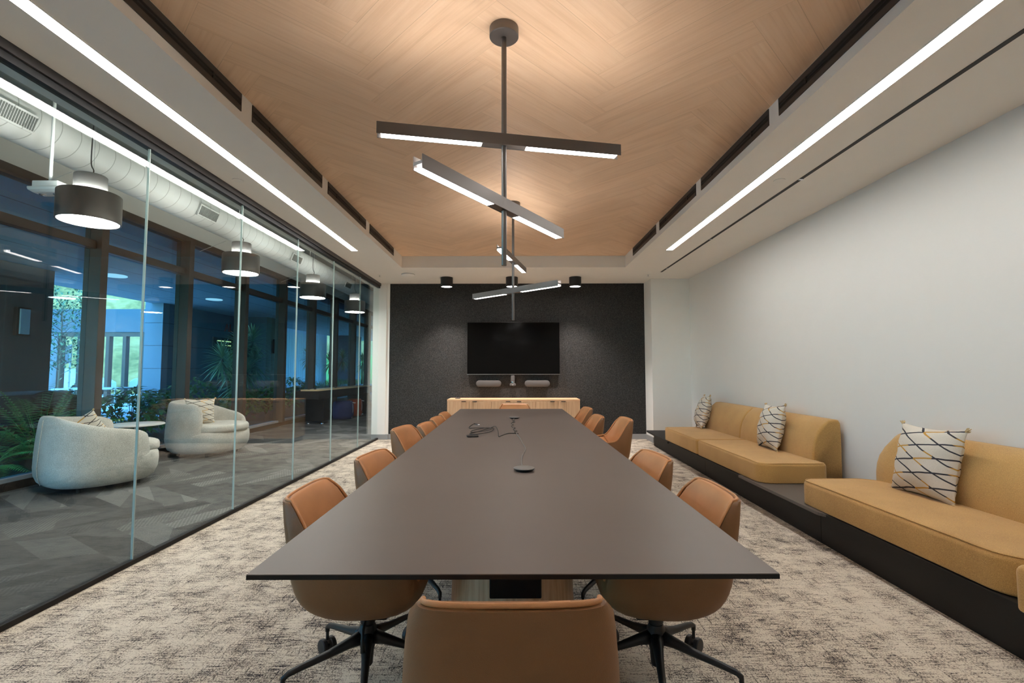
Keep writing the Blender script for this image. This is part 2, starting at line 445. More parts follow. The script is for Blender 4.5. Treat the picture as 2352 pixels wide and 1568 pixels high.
# ------------------------------------------------------------------ camera
F = 1109.67; YAW = -4.0835e-3; PIT = 5.8825e-2; ROL = 1.2304e-3
def inv(x, y, z):
    x, z = x * cos(ROL) + z * sin(ROL), -x * sin(ROL) + z * cos(ROL)
    y, z = y * cos(PIT) - z * sin(PIT), y * sin(PIT) + z * cos(PIT)
    return Vector((x * cos(YAW) + y * sin(YAW), -x * sin(YAW) + y * cos(YAW), z))
cd = bpy.data.cameras.new('camera'); cam = bpy.data.objects.new('camera', cd); COL.objects.link(cam)
r_, u_, f_ = inv(1, 0, 0), inv(0, 0, 1), inv(0, 1, 0)
mw = Matrix((( r_.x, u_.x, -f_.x, 0), (r_.y, u_.y, -f_.y, 0), (r_.z, u_.z, -f_.z, 1.26), (0, 0, 0, 1)))
cam.matrix_world = mw
cd.sensor_width = 36; cd.lens = F / 2352 * 36; cd.clip_start = .05; cd.clip_end = 400
SC.camera = cam

# ------------------------------------------------------------------ setting: meeting room
CZ = 2.862; YB = 8.924; GX = -2.494; RW = 3.085; Y0 = -.8; WZ = 3.045
struct(B().box(GX - .02, RW + .1, Y0, YB + .1, -.06, 0).obj('floor', 'carpet'))
# soffit ring
TX0, TX1, TY0, TY1 = -1.757, 1.745, .2, 7.49
so = B()
so.box(GX - .05, TX0, Y0, YB, CZ, CZ + .05); so.box(TX1, RW, Y0, YB, CZ, CZ + .05)
so.box(TX0, TX1, TY1, YB, CZ, CZ + .05); so.box(TX0, TX1, Y0, TY0, CZ, CZ + .05)
struct(so.obj('ceiling', 'soffit'))
tr = B()
tr.box(TX0 - .03, TX0, TY0, TY1, CZ + .05, WZ + .02); tr.box(TX1, TX1 + .03, TY0, TY1, CZ + .05, WZ + .02)
tr.box(TX0, TX1, TY1, TY1 + .03, CZ + .05, WZ + .02); tr.box(TX0, TX1, TY0 - .03, TY0, CZ + .05, WZ + .02)
struct(tr.obj('trim_1', 'soffit'))
cw = struct(B().box(TX0 - .1, TX1 + .1, TY0 - .1, TY1 + .1, WZ, WZ + .05).obj('ceiling_wood', 'herring')); cw.name = 'ceiling.001'
struct(B().box(-2.30, 2.412, YB - .02, YB + .1, .094, CZ + .02).obj('wall_back', 'felt'))
cb = B().box(-2.60, -2.352, YB - .06, YB + .1, .094, CZ); cb.box(-2.352, -2.30, YB - .03, YB + .1, .094, CZ)
struct(cb.obj('trim_2', 'white'))
rt = B().box(2.412, RW + .1, 8.45, YB + .1, .094, CZ)
struct(rt.obj('wall_return', 'white'))
struct(B().box(RW, RW + .1, Y0, 8.45, 0, CZ).obj('wall_right', 'wallp'))
struct(B().box(GX - .1, RW + .1, Y0 - .1, Y0, 0, CZ + .05).obj('wall_front', 'white'))
bb = B().box(-2.30, 2.402, YB - .032, YB + .1, 0, .094); bb.box(-2.60, -2.30, YB - .065, YB + .1, 0, .094)
struct(bb.obj('baseboard_back', 'grey_base', bevel=.003))
struct(B().box(2.400, 2.5, 8.44, YB - .02, 0, .094).obj('baseboard_return', 'grey_base', bevel=.003))
# roof slab over the rooms, keeps the sky out
struct(B().box(-5.45, RW + .2, Y0 - 1.2, 22.2, 3.86, 3.98).obj('ceiling_deck', 'exposed'))

# glass partition
seams = [-.15, .95, 2.10, 3.216, 4.35, 5.505, 6.62, 7.768, 8.87]
for i in range(len(seams) - 1):
    a, b_ = seams[i] + .003, seams[i + 1] - .003
    w = struct(B().box(GX - .006, GX + .006, a, b_, .03, 2.775).obj('window_%d' % (i + 1), 'clear'))
    if i: B().box(GX - .0075, GX + .0075, seams[i] - .0032, seams[i] + .0032, .03, 2.775).obj('glass_joint', 'edge', w)
struct(B().box(GX - .02, GX + .02, Y0, 8.87, 0, .032).obj('trim_3', 'blackmatte', bevel=.004))
tr4 = B().box(GX - .03, GX + .035, Y0, 8.87, 2.812, CZ)
t4 = struct(tr4.obj('trim_4', 'railgrey'))
B().box(GX - .03, GX + .02, Y0, 8.87, 2.772, 2.812).obj('glazing_channel', 'black', t4)
struct(B().box(GX - .13, GX - .03, Y0, 8.9, 2.79, 3.86).obj('wall_bulkhead', 'whitewall2'))
struct(B().box(GX - .13, GX - .01, Y0, -.15, 0, 2.79).obj('wall_left', 'white'))

# linear slot diffusers in the tray sides
SL = [(1.55, 3.01), (3.14, 4.32), (4.46, 5.63), (5.78, 6.95)]
SR = [(1.62, 3.085), (3.21, 4.405), (4.535, 5.695), (5.837, 6.985)]
WORDS = ['nearest', 'second nearest', 'third nearest', 'farthest']
for side, arr in ((-1, SL), (1, SR)):
    for k, (a, b_) in enumerate(arr):
        X = TX0 if side < 0 else TX1
        t = empty('slot_diffuser', '%s black linear air slot in the %s side of the raised wood ceiling tray' % (WORDS[k], 'left' if side < 0 else 'right'), 'air vent', (X, (a + b_) / 2, 2.98), 0, 'linear slot diffusers in the ceiling tray')
        h = (b_ - a) / 2; s = -side
        fr = B()
        def bx(p, q, y0, y1, z0, z1): fr.box(min(p * s, q * s), max(p * s, q * s), y0, y1, z0, z1)
        bx(0, .006, -h, h, -.058, -.022); bx(0, .006, -h, h, .022, .058); bx(0, .006, -h, -h + .008, -.022, .022); bx(0, .006, h - .008, h, -.022, .022)
        fr.obj('frame', 'slotframe', t, bevel=.001)
        B().box(min(.0005 * s, .002 * s), max(.0005 * s, .002 * s), -h + .008, h - .008, -.022, .022).obj('opening', 'slotblack', t)
        bl = B().tube([(.004 * s, -h + .01, 0), (.004 * s, h - .01, 0)], .0035, 8)
        for q in (-.3, .3): bl.box(min(.001 * s, .008 * s), max(.001 * s, .008 * s), q * h * 2 - .008, q * h * 2 + .008, -.02, .02)
        bl.obj('blade', 'black', t, smooth=False)

# recessed LED strips
for nm, x0, x1, lab in (('l', -2.176, -2.096, 'long recessed white LED strip in the left ceiling border beside the glass wall'), ('r', 2.040, 2.122, 'long recessed white LED strip in the right ceiling border')):
    t = empty('linear_light', lab, 'ceiling light', ((x0 + x1) / 2, 2.6, CZ), 0, 'recessed LED ceiling strips')
    w = (x1 - x0) / 2
    B().box(-w, w, -2.3, 3.79, -.004, -.0005).obj('diffuser', 'ledglow', t)
    f = B()
    for a, b_, c_, d in ((-w - .006, -w, -2.3, 3.796), (w, w + .006, -2.3, 3.796), (-w, w, 3.79, 3.796)): f.box(a, b_, c_, d, -.006, -.0005)
    f.obj('trim_frame', 'white', t)
# black slot channel at right
t = empty('slot_channel', 'thin black linear slot running along the right ceiling near the wall', 'ceiling slot', (2.418, 3.2, CZ))
B().box(-.016, .016, -3.6, 4.66, -.003, -.0005).obj('channel', 'slotblack', t)
for y in (.79, 2.65, 4.35):
    B().box(-.018, .018, y - .014, y + .014, -.007, -.003).obj('joint_clip', 'chrome', t, bevel=.001)

# ceiling discs
for (x, y, r, lab, nm) in ((-2.329, 3.986, .045, 'flat round white cover plate on the left ceiling border', 'ceiling_speaker'), (2.253, 4.02, .045, 'flat round white cover plate on the right ceiling border', 'ceiling_speaker'),
                       ):
    tag(B().lathe([(r, -.006), (r, -.0005)], (0, 0, 0), 28).obj(nm, 'white', loc=(x, y, CZ)), lab, 'ceiling speaker', 'round ceiling cover plates')
t = empty('wireless_access_point', 'oval white wireless unit on the ceiling near the left end of the felt wall', 'access point', (-1.772, 8.0, CZ))
B().lathe([(.112, -.004), (.108, -.001)], n=32).obj('mounting_plate', 'grey_base', t)
B().lathe([(.06, -.036), (.095, -.032), (.108, -.018), (.105, -.004)], n=32).obj('housing', 'white', t, smooth=True, auto=50)
for x, lab in ((2.258, 'small fire sprinkler on the ceiling by the right return wall'), (-2.262, 'small fire sprinkler on the ceiling at the far corner of the glass wall')):
    t = empty('sprinkler', lab, 'sprinkler', (x, 8.06, CZ), 0, 'ceiling sprinklers')
    B().lathe([(.035, -.004), (.035, -.0005)], n=20).obj('escutcheon', 'white', t)
    B().lathe([(.006, -.03), (.008, -.004)], n=10).box(-.018, .018, -.004, .004, -.034, -.03).obj('deflector', 'chrome', t)

# surface downlights
for k, (x, lab) in enumerate(((-1.165, 'left black cylinder downlight on the ceiling in front of the felt wall'), (-.035, 'middle black cylinder downlight behind the far chandelier rod'), (1.062, 'right black cylinder downlight on the ceiling in front of the felt wall'))):
    t = empty('cylinder_downlight', lab, 'ceiling light', (x, 8.30, CZ), 0, 'cylinder downlights by the felt wall')
    B().lathe([(.093, -.165), (.104, -.165), (.104, -.001), (.02, -.001)], n=40, cap=False).obj('housing', 'black', t, smooth=True, auto=40)
    B().lathe([(.002, -.158), (.093, -.158)], n=40, cap=False).obj('diffuser', 'downglow', t)
    ld = bpy.data.lights.new('downlight_lamp', 'SPOT'); ld.energy = 110; ld.spot_size = R(100); ld.spot_blend = .8; ld.shadow_soft_size = .06; ld.color = (1, .9, .84)
    lo = bpy.data.objects.new('downlight_lamp', ld); COL.objects.link(lo); lo.parent = t; lo.location = (0, 0, -.17)

# ------------------------------------------------------------------ chandeliers
def hbar(c, ang, L, t):
    """H section light bar"""
    o = bpy.data.objects.new('light_bar', None)
    h = L / 2; b = B()
    b.box(-h, h, -.026, -.0225, -.03, .03); b.box(-h, h, .0225, .026, -.03, .03)
    b.box(-h, h, -.0225, .0225, -.010, .004)
    b.box(-.115, .115, -.0225, .0225, -.028, -.010)
    ob = b.obj('light_bar', 'bronze', t, bevel=.001, loc=c, rot=(0, 0, ang))
    for s in (-1, 1):
        a, e = sorted((s * .118, s * (h - .02)))
        B().box(a, e, -.022, .022, -.029, -.0115).obj('led_lens', 'barglow', ob)
    for s in (-1, 1):
        a, e = sorted((s * .2, s * (h - .02)))
        B().box(a, e, -.012, .012, .0045, .007).obj('uplight_lens', 'upglow', ob)
def chand(x, y, zb, bars, label):
    t = empty('chandelier', label, 'chandelier', (x, y, WZ), 0, 'crossed bar chandeliers over the table')
    B().lathe([(.02, -.05), (.072, -.05), (.076, -.046), (.076, -.0005), (.01, -.0005)], n=40).obj('canopy', 'bronze', t, smooth=True, auto=40)
    B().lathe([(.0125, zb - WZ), (.0135, zb - WZ + .003), (.0135, -.05)], n=20).obj('rod', 'bronze', t, smooth=True, auto=50)
    for (z, ang, L) in bars: hbar((0, 0, z - WZ), ang, L, t)
chand(-.050, 2.432, 1.79, [(2.44, math.atan2(.255, 1.242), 1.27), (2.10, math.atan2(1.0, .643), 1.25)], 'near chandelier with two crossed dark light bars on a long rod')
chand(-.008, 5.08, 1.785, [(2.425, math.atan2(1.054, .252), 1.12), (2.10, math.atan2(-.863, .90), 1.25)], 'far chandelier with two crossed light bars hanging in front of the television')

# ------------------------------------------------------------------ table
TL = 5.245; TW = 1.36
t = empty('conference_table', 'long dark taupe conference table with black edge on oak drum bases', 'table', (-.020, 3.888, 0), R(.38))
B().box(-TW / 2, TW / 2, -TL / 2, TL / 2, .7385, .7405).obj('tabletop', 'tabletop', t)
B().box(-TW / 2 - .0006, TW / 2 + .0006, -TL / 2 - .0006, TL / 2 + .0006, .727, .7385).obj('edge_panel', 'blackmatte', t)
for yy in (-1.72, 0, 1.72):
    n = 40
    rs = [[(.245 * s_ * abs(cos(a)) ** .8 * (1 if cos(a) > 0 else -1), yy + .33 * s_ * abs(sin(a)) ** .8 * (1 if sin(a) > 0 else -1), z) for a in [2 * PI * i / n + .01 for i in range(n)]] for s_, z in ((1.12, 0), (1.1, .02), (1.0, .7), (1.0, .727))]
    B().rings(rs).obj('pedestal', 'oak', t, smooth=True, auto=50)
B().box(-.075, .092, -2.30, -2.10, .53, .727).obj('power_box', 'blackmatte', t, bevel=.004)

# ------------------------------------------------------------------ conference chairs
ST_O = [(.246, .47), (.235, .39), (.155, .328), (.0, .308), (-.12, .318), (-.205, .36), (-.25, .44), (-.270, .56), (-.286, .68), (-.296, .780)]
ST_I = [(.246, .49), (.235, .508), (.14, .508), (.0, .500), (-.10, .502), (-.155, .525), (-.185, .575), (-.21, .64), (-.238, .71), (-.270, .784)]
ST_L = [(.236, .485), (.215, .535), (.13, .572), (.03, .588), (-.05, .594), (-.105, .606), (-.142, .645), (-.172, .69), (-.205, .74), (-.242, .778)]
ST_W = [.185, .212, .236, .246, .248, .246, .240, .230, .219, .194]
def cr(A, n):
    def f(p0, p1, p2, p3, t): return .5 * (2 * p1 + (p2 - p0) * t + (2 * p0 - 5 * p1 + 4 * p2 - p3) * t * t + (3 * p1 - p0 - 3 * p2 + p3) * t ** 3)
    out = []
    for i in range(len(A) - 1):
        q = [A[max(i - 1, 0)], A[i], A[i + 1], A[min(i + 2, len(A) - 1)]]
        for k in range(n):
            t = k / n
            out.append(tuple(f(q[0][j], q[1][j], q[2][j], q[3][j], t) for j in range(len(A[0]))) if isinstance(A[0], tuple) else f(*q, t))
    return out + [A[-1]]
def chair_shell():
    rs = []
    na = 16
    for (O, I, L, w) in zip(cr(ST_O, 3), cr(ST_I, 3), cr(ST_L, 3), cr(ST_W, 3)):
        ring = []
        for k in range(-na, na + 1):
            a = PI / 2 * k / na; s = sin(a); c = cos(a)
            x = w * (abs(s) ** .62) * (1 if s > 0 else -1 if s < 0 else 0); f = abs(c) ** .62
            ring.append((x, L[0] + (O[0] - L[0]) * f, L[1] + (O[1] - L[1]) * f))
        for k in range(na - 1, -na, -1):
            a = PI / 2 * k / na; s = sin(a); c = cos(a)
            x = (w - .022) * (abs(s) ** .8) * (1 if s > 0 else -1 if s < 0 else 0); f = abs(c) ** .7
            ring.append((x, L[0] + (I[0] - L[0]) * f, L[1] + .004 + (I[1] - L[1]) * f))
        rs.append(ring)
    return B().rings(rs)
def inner_pt(t, a, off):
    k = min(int(t), len(ST_I) - 2); q = t - k
    lp = lambda A: (A[k][0] * (1 - q) + A[k + 1][0] * q, A[k][1] * (1 - q) + A[k + 1][1] * q)
    I = lp(ST_I); L = lp(ST_L); w = ST_W[k] * (1 - q) + ST_W[k + 1] * q
    s = sin(a * PI / 2); c = cos(a * PI / 2)
    x = (w - .022) * abs(s) ** .8 * (1 if s > 0 else -1 if s < 0 else 0); f = abs(c) ** .7
    # offset direction: normal of inner centre line
    A, Bb = ST_I[k], ST_I[k + 1]; d = Vector((Bb[0] - A[0], Bb[1] - A[1])).normalized()
    nrm = Vector((d.y, -d.x))
    if nrm.y < 0 and t < 4: nrm = -nrm
    if nrm.x < 0 and t >= 4: nrm = -nrm
    return (x * (1 - off * .3), L[0] + (I[0] - L[0]) * f + nrm.x * off, L[1] + .004 + (I[1] - L[1]) * f + nrm.y * off)
def pad(t0, t1, amax, thick, nt_=9, na=12):
    lo = [];
    for i in range(nt_ + 1):
        t = t0 + (t1 - t0) * i / nt_; ring = []
        ed = min(1, min(i, nt_ - i) / 3.)
        for k in range(na + 1):
            a = -amax + 2 * amax * k / na
            e2 = min(1, min(k, na - k) / 3.)
            ring.append(inner_pt(t, a, thick * (ed ** .5) * (e2 ** .5) + .001))
        for k in range(na - 1, 0, -1):
            a = -amax + 2 * amax * k / na
            ring.append(inner_pt(t, a, -.006))
        lo.append(ring)
    return B().rings(lo)
def make_chair():
    t = empty('conference_chair', '', 'chair')
    chair_shell().obj('shell', 'leatherout', t, smooth=True, auto=70)
    pad(.35, 4.5, .93, .030, 22, 24).obj('seat', 'leather', t, smooth=True)
    pad(4.55, 9.0, .985, .013, 26, 28).obj('backrest', 'leather', t, smooth=True)
    # piping along the rim
    w3, l3 = cr(ST_W, 3), cr(ST_L, 3)
    rim = [(-w3[i] + .011, l3[i][0] + .002, l3[i][1] + .002) for i in range(len(l3))]
    top = []
    for k in range(-8, 9):
        a = PI / 2 * k / 8; s = sin(a); f = abs(cos(a)) ** .65
        O, I, L = ST_O[-1], ST_I[-1], ST_L[-1]
        top.append(((ST_W[-1] - .011) * (abs(s) ** .7) * (1 if s > 0 else -1 if s < 0 else 0), L[0] + ((O[0] + I[0]) / 2 - L[0]) * f, L[1] + .004 + ((O[1] + I[1]) / 2 - L[1]) * f))
    path = rim[:-1] + top + [(-x, y, z) for x, y, z in rim[:-1]][::-1]
    B().tube(path, .0062, 8).obj('piping', 'leather', t, smooth=True)
    B().lathe([(.024, .145), (.024, .25), (.030, .252), (.030, .315)], n=20).obj('gas_column', 'black', t, smooth=True, auto=40)
    B().box(-.09, .09, -.10, .10, .298, .318).obj('seat_mount', 'black', t, bevel=.006)
    B().tube([(.09, .02, .31), (.16, .03, .30), (.185, .035, .27), (.19, .04, .235)], [.006, .006, .006, .010], 8).obj('lever', 'black', t, smooth=True)
    B().lathe([(.018, .07), (.022, .075), (.026, .13), (.036, .17), (.036, .215), (.028, .232), (.024, .233)], n=24).obj('base_hub', 'black', t, smooth=True, auto=50)
    for k in range(5):
        rs = []
        for (r, z, w, h) in ((.02, .185, .028, .030), (.07, .175, .021, .021), (.15, .155, .0155, .015), (.25, .136, .0125, .0125), (.295, .126, .0115, .0115), (.312, .113, .011, .011), (.316, .095, .0095, .008)):
            dn = 0 if r < .30 else 1
            ring = []
            for i in range(12):
                q = 2 * PI * i / 12
                if not dn: ring.append((r, w * cos(q), z + h * sin(q)))
                elif r < .315: ring.append((r + .7 * w * sin(q), w * cos(q), z + .7 * h * sin(q)))
                else: ring.append((r - .004 + w * sin(q), w * cos(q), z))
            rs.append(ring)
        lg = B().rings(rs).obj('leg', 'black', t, smooth=True, rot=(0, 0, 2 * PI * k / 5))
        cs = B()
        for s in (-1, 1):
            rr = [[(x_, s * y_, .034 + 0) for x_ in (0,)] for y_ in (0,)]
            prof = [(.010, .008), (.030, .008), (.0335, .012), (.0335, .026), (.030, .030), (.012, .031)]
            cs.rings([[(.312 + r * cos(2 * PI * i / 20), s * yy, .034 + r * sin(2 * PI * i / 20)) for i in range(20)] for r, yy in prof])
        cs.tube([(.312, 0, .095), (.312, 0, .06)], .007, 8); cs.tube([(.312, -.03, .034), (.312, .03, .034)], .006, 8)
        cs.obj('caster', 'black', lg, smooth=True, auto=40)
    return t
ch0 = make_chair(); used = [False]
def chair(x, y, face, leg, label, sz=1.0):
    """face: direction the sitter looks, degrees"""
    rz = R(face - 90)
    if used[0]: c = dup(ch0, (x, y, 0), rz, label)
    else: c = ch0; c.location = (x, y, 0); c.rotation_euler = (0, 0, rz); c['label'] = label; used[0] = True
    c['group'] = 'tan leather chairs around the conference table'
    k = 0
    for ch in kids(c):
        if ch.name.startswith('leg'):
            ch.rotation_euler = (0, 0, R(leg + 72 * k) - rz); k += 1
        elif sz != 1 and not ch.name.startswith(('base_hub',)):
            ch.location = (0, 0, sz - 1)
    return c
chair(-.597, 2.03, 0, 68, 'tan leather swivel chair nearest the camera on the left side of the table', .988)
chair(-.575, 2.80, -8, 20, 'second nearest tan leather chair on the left side of the table')
chair(-.640, 3.83, -8, 50, 'tan chair pulled out on the left, in front of another chair overlapping it', 1.02)
chair(-.565, 4.43, -5, 10, 'tan leather chair overlapped by the pulled out chair on the left', .985)
chair(-.545, 4.96, -3, 33, 'second farthest tan leather chair on the left side of the table')
chair(-.545, 5.50, -1, 5, 'farthest tan leather chair on the left side, by the felt wall end')
chair(.575, 2.03, 180, -29, 'tan leather swivel chair nearest the camera on the right side of the table', .988)
chair(.560, 2.78, 187, 12, 'second nearest tan leather chair on the right side, beside the sofa seat')
chair(.810, 4.63, 181, 40, 'tan chair pulled out on the right with its seat in view', 1.012)
chair(.650, 5.20, 182, 22, 'middle one of the three far chairs on the right side of the table', .985)
chair(.690, 6.22, 184, 60, 'farthest tan leather chair on the right side of the table')
chair(.010, 6.72, -90, 30, 'tan leather chair at the far head of the table before the credenza')
chair(-.010, 1.275, 91, 18, 'tan leather chair at the near head of the table seen from behind', 1.005)

# ------------------------------------------------------------------ things on the table
TZ = .7405
def puck(x, y, lab):
    t = empty('table_microphone', lab, 'microphone', (x, y, TZ), 0, 'round table microphones')
    B().lathe([(.040, 0), (.052, .009), (.055, .014)], n=36).obj('base', 'cable', t, smooth=True, auto=40)
    B().lathe([(.055, .014), (.054, .0165), (.045, .019), (.02, .0205), (.004, .0205)], n=36).obj('top_grille', 'puck', t, smooth=True, auto=40)
puck(.051, 2.53, 'round grey microphone puck nearest the camera on the table')
puck(.003, 5.21, 'round black microphone puck at the far end of the table')
def wig(pts, n=6, amp=.0):
    P = [Vector(p) for p in pts]; out = []
    for i in range(len(P) - 1):
        p0 = P[max(i - 1, 0)]; p1 = P[i]; p2 = P[i + 1]; p3 = P[min(i + 2, len(P) - 1)]
        for k in range(n):
            t = k / n
            out.append(.5 * ((2 * p1) + (p2 - p0) * t + (2 * p0 - 5 * p1 + 4 * p2 - p3) * t * t + (3 * p1 - p0 - 3 * p2 + p3) * t ** 3))
    out.append(P[-1]); return out
z = TZ + .0035
main = wig([(.045, 2.585, z + .006), (.042, 2.75, z), (.05, 2.95, z), (.075, 3.20, z), (.06, 3.45, z), (.045, 3.70, z), (.02, 3.95, z), (.012, 4.12, z), (-.005, 4.35, z), (-.02, 4.62, z), (0, 4.85, z), (-.01, 5.0, z), (0, 5.15, z + .004)])
tag(B().tube(main, .0033, 8).obj('microphone_cable', 'cableg', smooth=True), 'grey cable winding between the two table microphones', 'cable')
tw = [p + Vector((.013 * sin(i * 1.1), 0, .004 + .003 * cos(i * 1.1))) for i, p in enumerate(main) if 3.9 < p.y < 5.05]
tag(B().tube(tw, .003, 8).obj('microphone_cable', 'cable', smooth=True), 'black cord twisted around the far part of the grey microphone cable', 'cable')
coil = [(.02, 3.98, z), (-.05, 3.97, z), (-.10, 3.84, z), (-.12, 3.80, z), (-.13, 3.95, z + .02), (-.16, 4.2, z + .03), (-.20, 4.28, z + .012), (-.30, 4.1, z), (-.36, 3.95, z), (-.30, 3.9, z + .004), (-.20, 4.05, z + .004), (-.18, 4.28, z + .004), (-.26, 4.32, z + .004), (-.35, 4.10, z + .008), (-.34, 3.98, z + .008), (-.22, 4.1, z + .01), (-.20, 4.22, z + .01), (-.30, 4.3, z + .008), (-.40, 4.35, z), (-.40, 4.55, z), (-.375, 4.66, z + .006)]
t = empty('adapter_cable', 'black coiled video cable with a silver plug on the table', 'cable', (0, 0, 0))
B().tube(wig(coil, 8), .0034, 8).obj('cord', 'cable', t, smooth=True)
B().box(-.012, .012, -.045, .045, 0, .010).obj('plug', 'chrome', t, bevel=.002, loc=(-.352, 4.60, TZ), rot=(0, 0, R(25)))
tag(B().box(-.028, .028, -.045, .045, 0, .014).obj('remote_control', 'cable', loc=(-.325, 3.80, TZ), rot=(0, 0, R(-78)), bevel=.005), 'small black remote lying on the table left of the cables', 'remote control')

# ------------------------------------------------------------------ credenza
CX0, CX1, CY0 = -1.160, 1.142, 8.42
t = empty('credenza', 'low oak credenza with six doors under the television', 'cabinet', ((CX0 + CX1) / 2, CY0, 0))
W2 = (CX1 - CX0) / 2
B().box(-W2, W2, -.012, YB - .035 - CY0, .722, .752).obj('cabinet_top', 'oakh', t, bevel=.002)
cb_ = B().box(-W2, W2, .002, YB - .035 - CY0, .08, .722); cb_.obj('body', 'oak', t)
B().box(-W2 + .03, W2 - .03, .04, YB - .04 - CY0, 0, .08).obj('toe_kick', 'blackmatte', t)
dw = 2 * W2 / 6
for k in range(6):
    x0 = -W2 + k * dw
    d = B().box(x0 + .0025, x0 + dw - .0025, -.018, .002, .085, .716).obj('door', 'oak', t, bevel=.0015)
    hx = x0 + dw - .095 if k % 2 == 0 else x0 + .095
    B().box(hx - .038, hx + .038, -.034, -.016, .708, .7185).obj('handle', 'black', d, bevel=.002)
t = empty('desk_controller', 'small black device lying on the left end of the credenza', 'device', (-1.0, 8.62, .752))
B().box(-.045, .045, -.02, .02, 0, .012).obj('body', 'cable', t, bevel=.003, rot=(0, 0, R(20)))
B().box(-.02, .03, .0, .02, .012, .016).obj('button_panel', 'puck', t, bevel=.002, rot=(0, 0, R(20)))

# ------------------------------------------------------------------ television set
YF = YB - .02
t = empty('television', 'large wall mounted black television on the charcoal felt wall', 'television', (-.010, YF, 1.655))
B().box(-.848, .848, -.085, -.045, -.478, .478).obj('bezel', 'blackmatte', t, bevel=.003)
B().box(-.841, .841, -.0875, -.085, -.468, .472).obj('screen', 'tv', t)
B().box(-.846, .846, -.088, -.0835, -.4785, -.4705).obj('lower_trim', 'chrome', t)
B().box(-.30, .30, -.045, -.001, -.22, .22).obj('wall_bracket', 'black', t)
for sx, lab in ((-.463, 'left flat rounded grey speaker bar below the television'), (.424, 'right flat rounded grey speaker bar below the television')):
    t = empty('speaker_bar', lab, 'speaker', (sx, YF, 1.012), 0, 'speaker bars under the television')
    pts = rounded(-.230, .230, -.058, .058, .0575, 8)
    b = B(); b.rings([[(x, -.075 + yo, zz) for x, zz in inset(pts, i)] for yo, i in ((0, .008), (.004, .002), (.01, 0), (.07, 0), (.0745, .004))])
    b.obj('housing', 'spk', t, smooth=True, auto=40)
    B().box(-.19, -.186, -.02, -.016, .058, .18).obj('cord', 'cable', t) if sx < 0 else B().box(.186, .19, -.02, -.016, .058, .18).obj('cord', 'cable', t)
t = empty('video_camera', 'grey cylindrical conference camera hanging under the television', 'camera', (-.022, YF - .07, 1.02))
B().lathe([(.020, .005), (.036, .01), (.036, .128), (.030, .140), (.01, .141)], n=28).obj('housing', 'spk', t, smooth=True, auto=40)
B().lathe([(.036, .012), (.038, .012), (.038, .026), (.036, .026)], n=28).obj('ring', 'chrome', t, smooth=True, auto=40)
B().lathe([(.03, -.05), (.055, -.045), (.058, -.02), (.05, -.006), (.02, .005)], n=28).obj('lens_head', 'spk', t, smooth=True, auto=60)
B().lathe([(.004, .0), (.014, .001), (.016, .006)], n=16).obj('lens', 'chrome', t, loc=(0, -.058, -.026), rot=(R(90), 0, 0))
B().box(-.02, .02, .02, .069, .04, .12).obj('bracket', 'black', t)

# ------------------------------------------------------------------ bench plinth + sofas
t = empty('bench_plinth', 'long low black bench base running under the mustard sofas', 'bench base', (0, 0, 0))
def fx(y): return 2.165 + .0205 * y
b = B()
for ya, yb2 in ((-.7, 1.35), (1.354, 3.606), (3.610, 5.86), (5.864, 8.15)):
    b.prism([(fx(ya), ya), (RW - .03, ya), (RW - .03, yb2), (fx(yb2), yb2)], 0, .222)
b.obj('base_panel', 'blackmatte', t)
B().prism(rounded(2.165, RW - .03, 3.46, 4.75, [.01, .01, .09, .01]), .222, .246).obj('shelf_top', 'tabletop2' if 'tabletop2' in MT else 'blackmatte', t, bevel=.002)
B().prism([(2.165, 6.9), (RW - .03, 6.9), (RW - .03, 8.2), (2.225, 8.2), (2.215, 8.14)], .222, .246).obj('shelf_top', 'blackmatte', t, bevel=.002)
B().box(2.165 + .02, RW - .03, 4.75, 6.9, .222, .243).obj('support_board', 'blackmatte', t)
B().box(2.165 + .02, RW - .03, -.7, 3.46, .222, .243).obj('support_board', 'blackmatte', t)
MZ = .246
def bolster(y0, y1, rnd0, rnd1, ztop=.80):
    """back cushion: section lofted along y; rounded ends"""
    prof = [(2.775, MZ), (2.768, .36), (2.770, .46), (2.780, .54), (2.800, .62), (2.835, .69), (2.880, .745), (2.94, .790), (3.0, ztop), (3.028, .79), (3.042, .765), (3.047, .68), (3.045, .40), (3.045, MZ)]
    n = 15; rs = []
    ys = []
    def ends(y0, r, sgn): return [(y0 + sgn * r * (1 - cos(PI / 2 * k / 7)), k / 7) for k in range(8)]
    st = [(y, ('a', q)) for y, q in ends(y0, rnd0, 1)] + [(y0 + rnd0 + (y1 - rnd1 - y0 - rnd0) * k / 6, None) for k in range(1, 6)] + [(y, ('b', q)) for y, q in ends(y1, rnd1, -1)][::-1]
    for y, e in st:
        ring = []
        for x, zz in prof:
            if e is None: ring.append((x, y, zz)); continue
            r = rnd0 if e[0] == 'a' else rnd1
            s = r * (1 - sin(PI / 2 * e[1]) ** .8)
            mid = .56
            if r > .08:
                z2 = zz - s * max(0, (zz - mid) / (ztop - mid)) if zz > mid else zz + s * .55 * (mid - zz) / (mid - MZ)
                x2 = x + .25 * s * (1 if x < 2.9 else -1)
            else:
                z2 = zz - s * max(0, (zz - .4) / (ztop - .4)); x2 = x + s * .6 * (1 if x < 2.92 else -1)
            ring.append((x2, y, z2))
        rs.append(ring)
    return B().rings(rs)
t = empty('sofa', 'far mustard two-module sofa with two patterned pillows against the right wall', 'sofa', (0, 0, 0), 0, 'mustard sofas on the bench')
for ya, yb2, rr in ((5.868, 7.16, [.03, .10, .05, .03]), (4.37, 5.862, [.03, .05, .12, .05])):
    cushion(rounded(2.19, 2.80, ya, yb2, rr), MZ, .432, .030, .008, r0=.012).obj('seat_cushion', 'mustard', t, smooth=True)
bolster(6.005, 7.12, .03, .05, .795).obj('backrest', 'mustard', t, smooth=True)
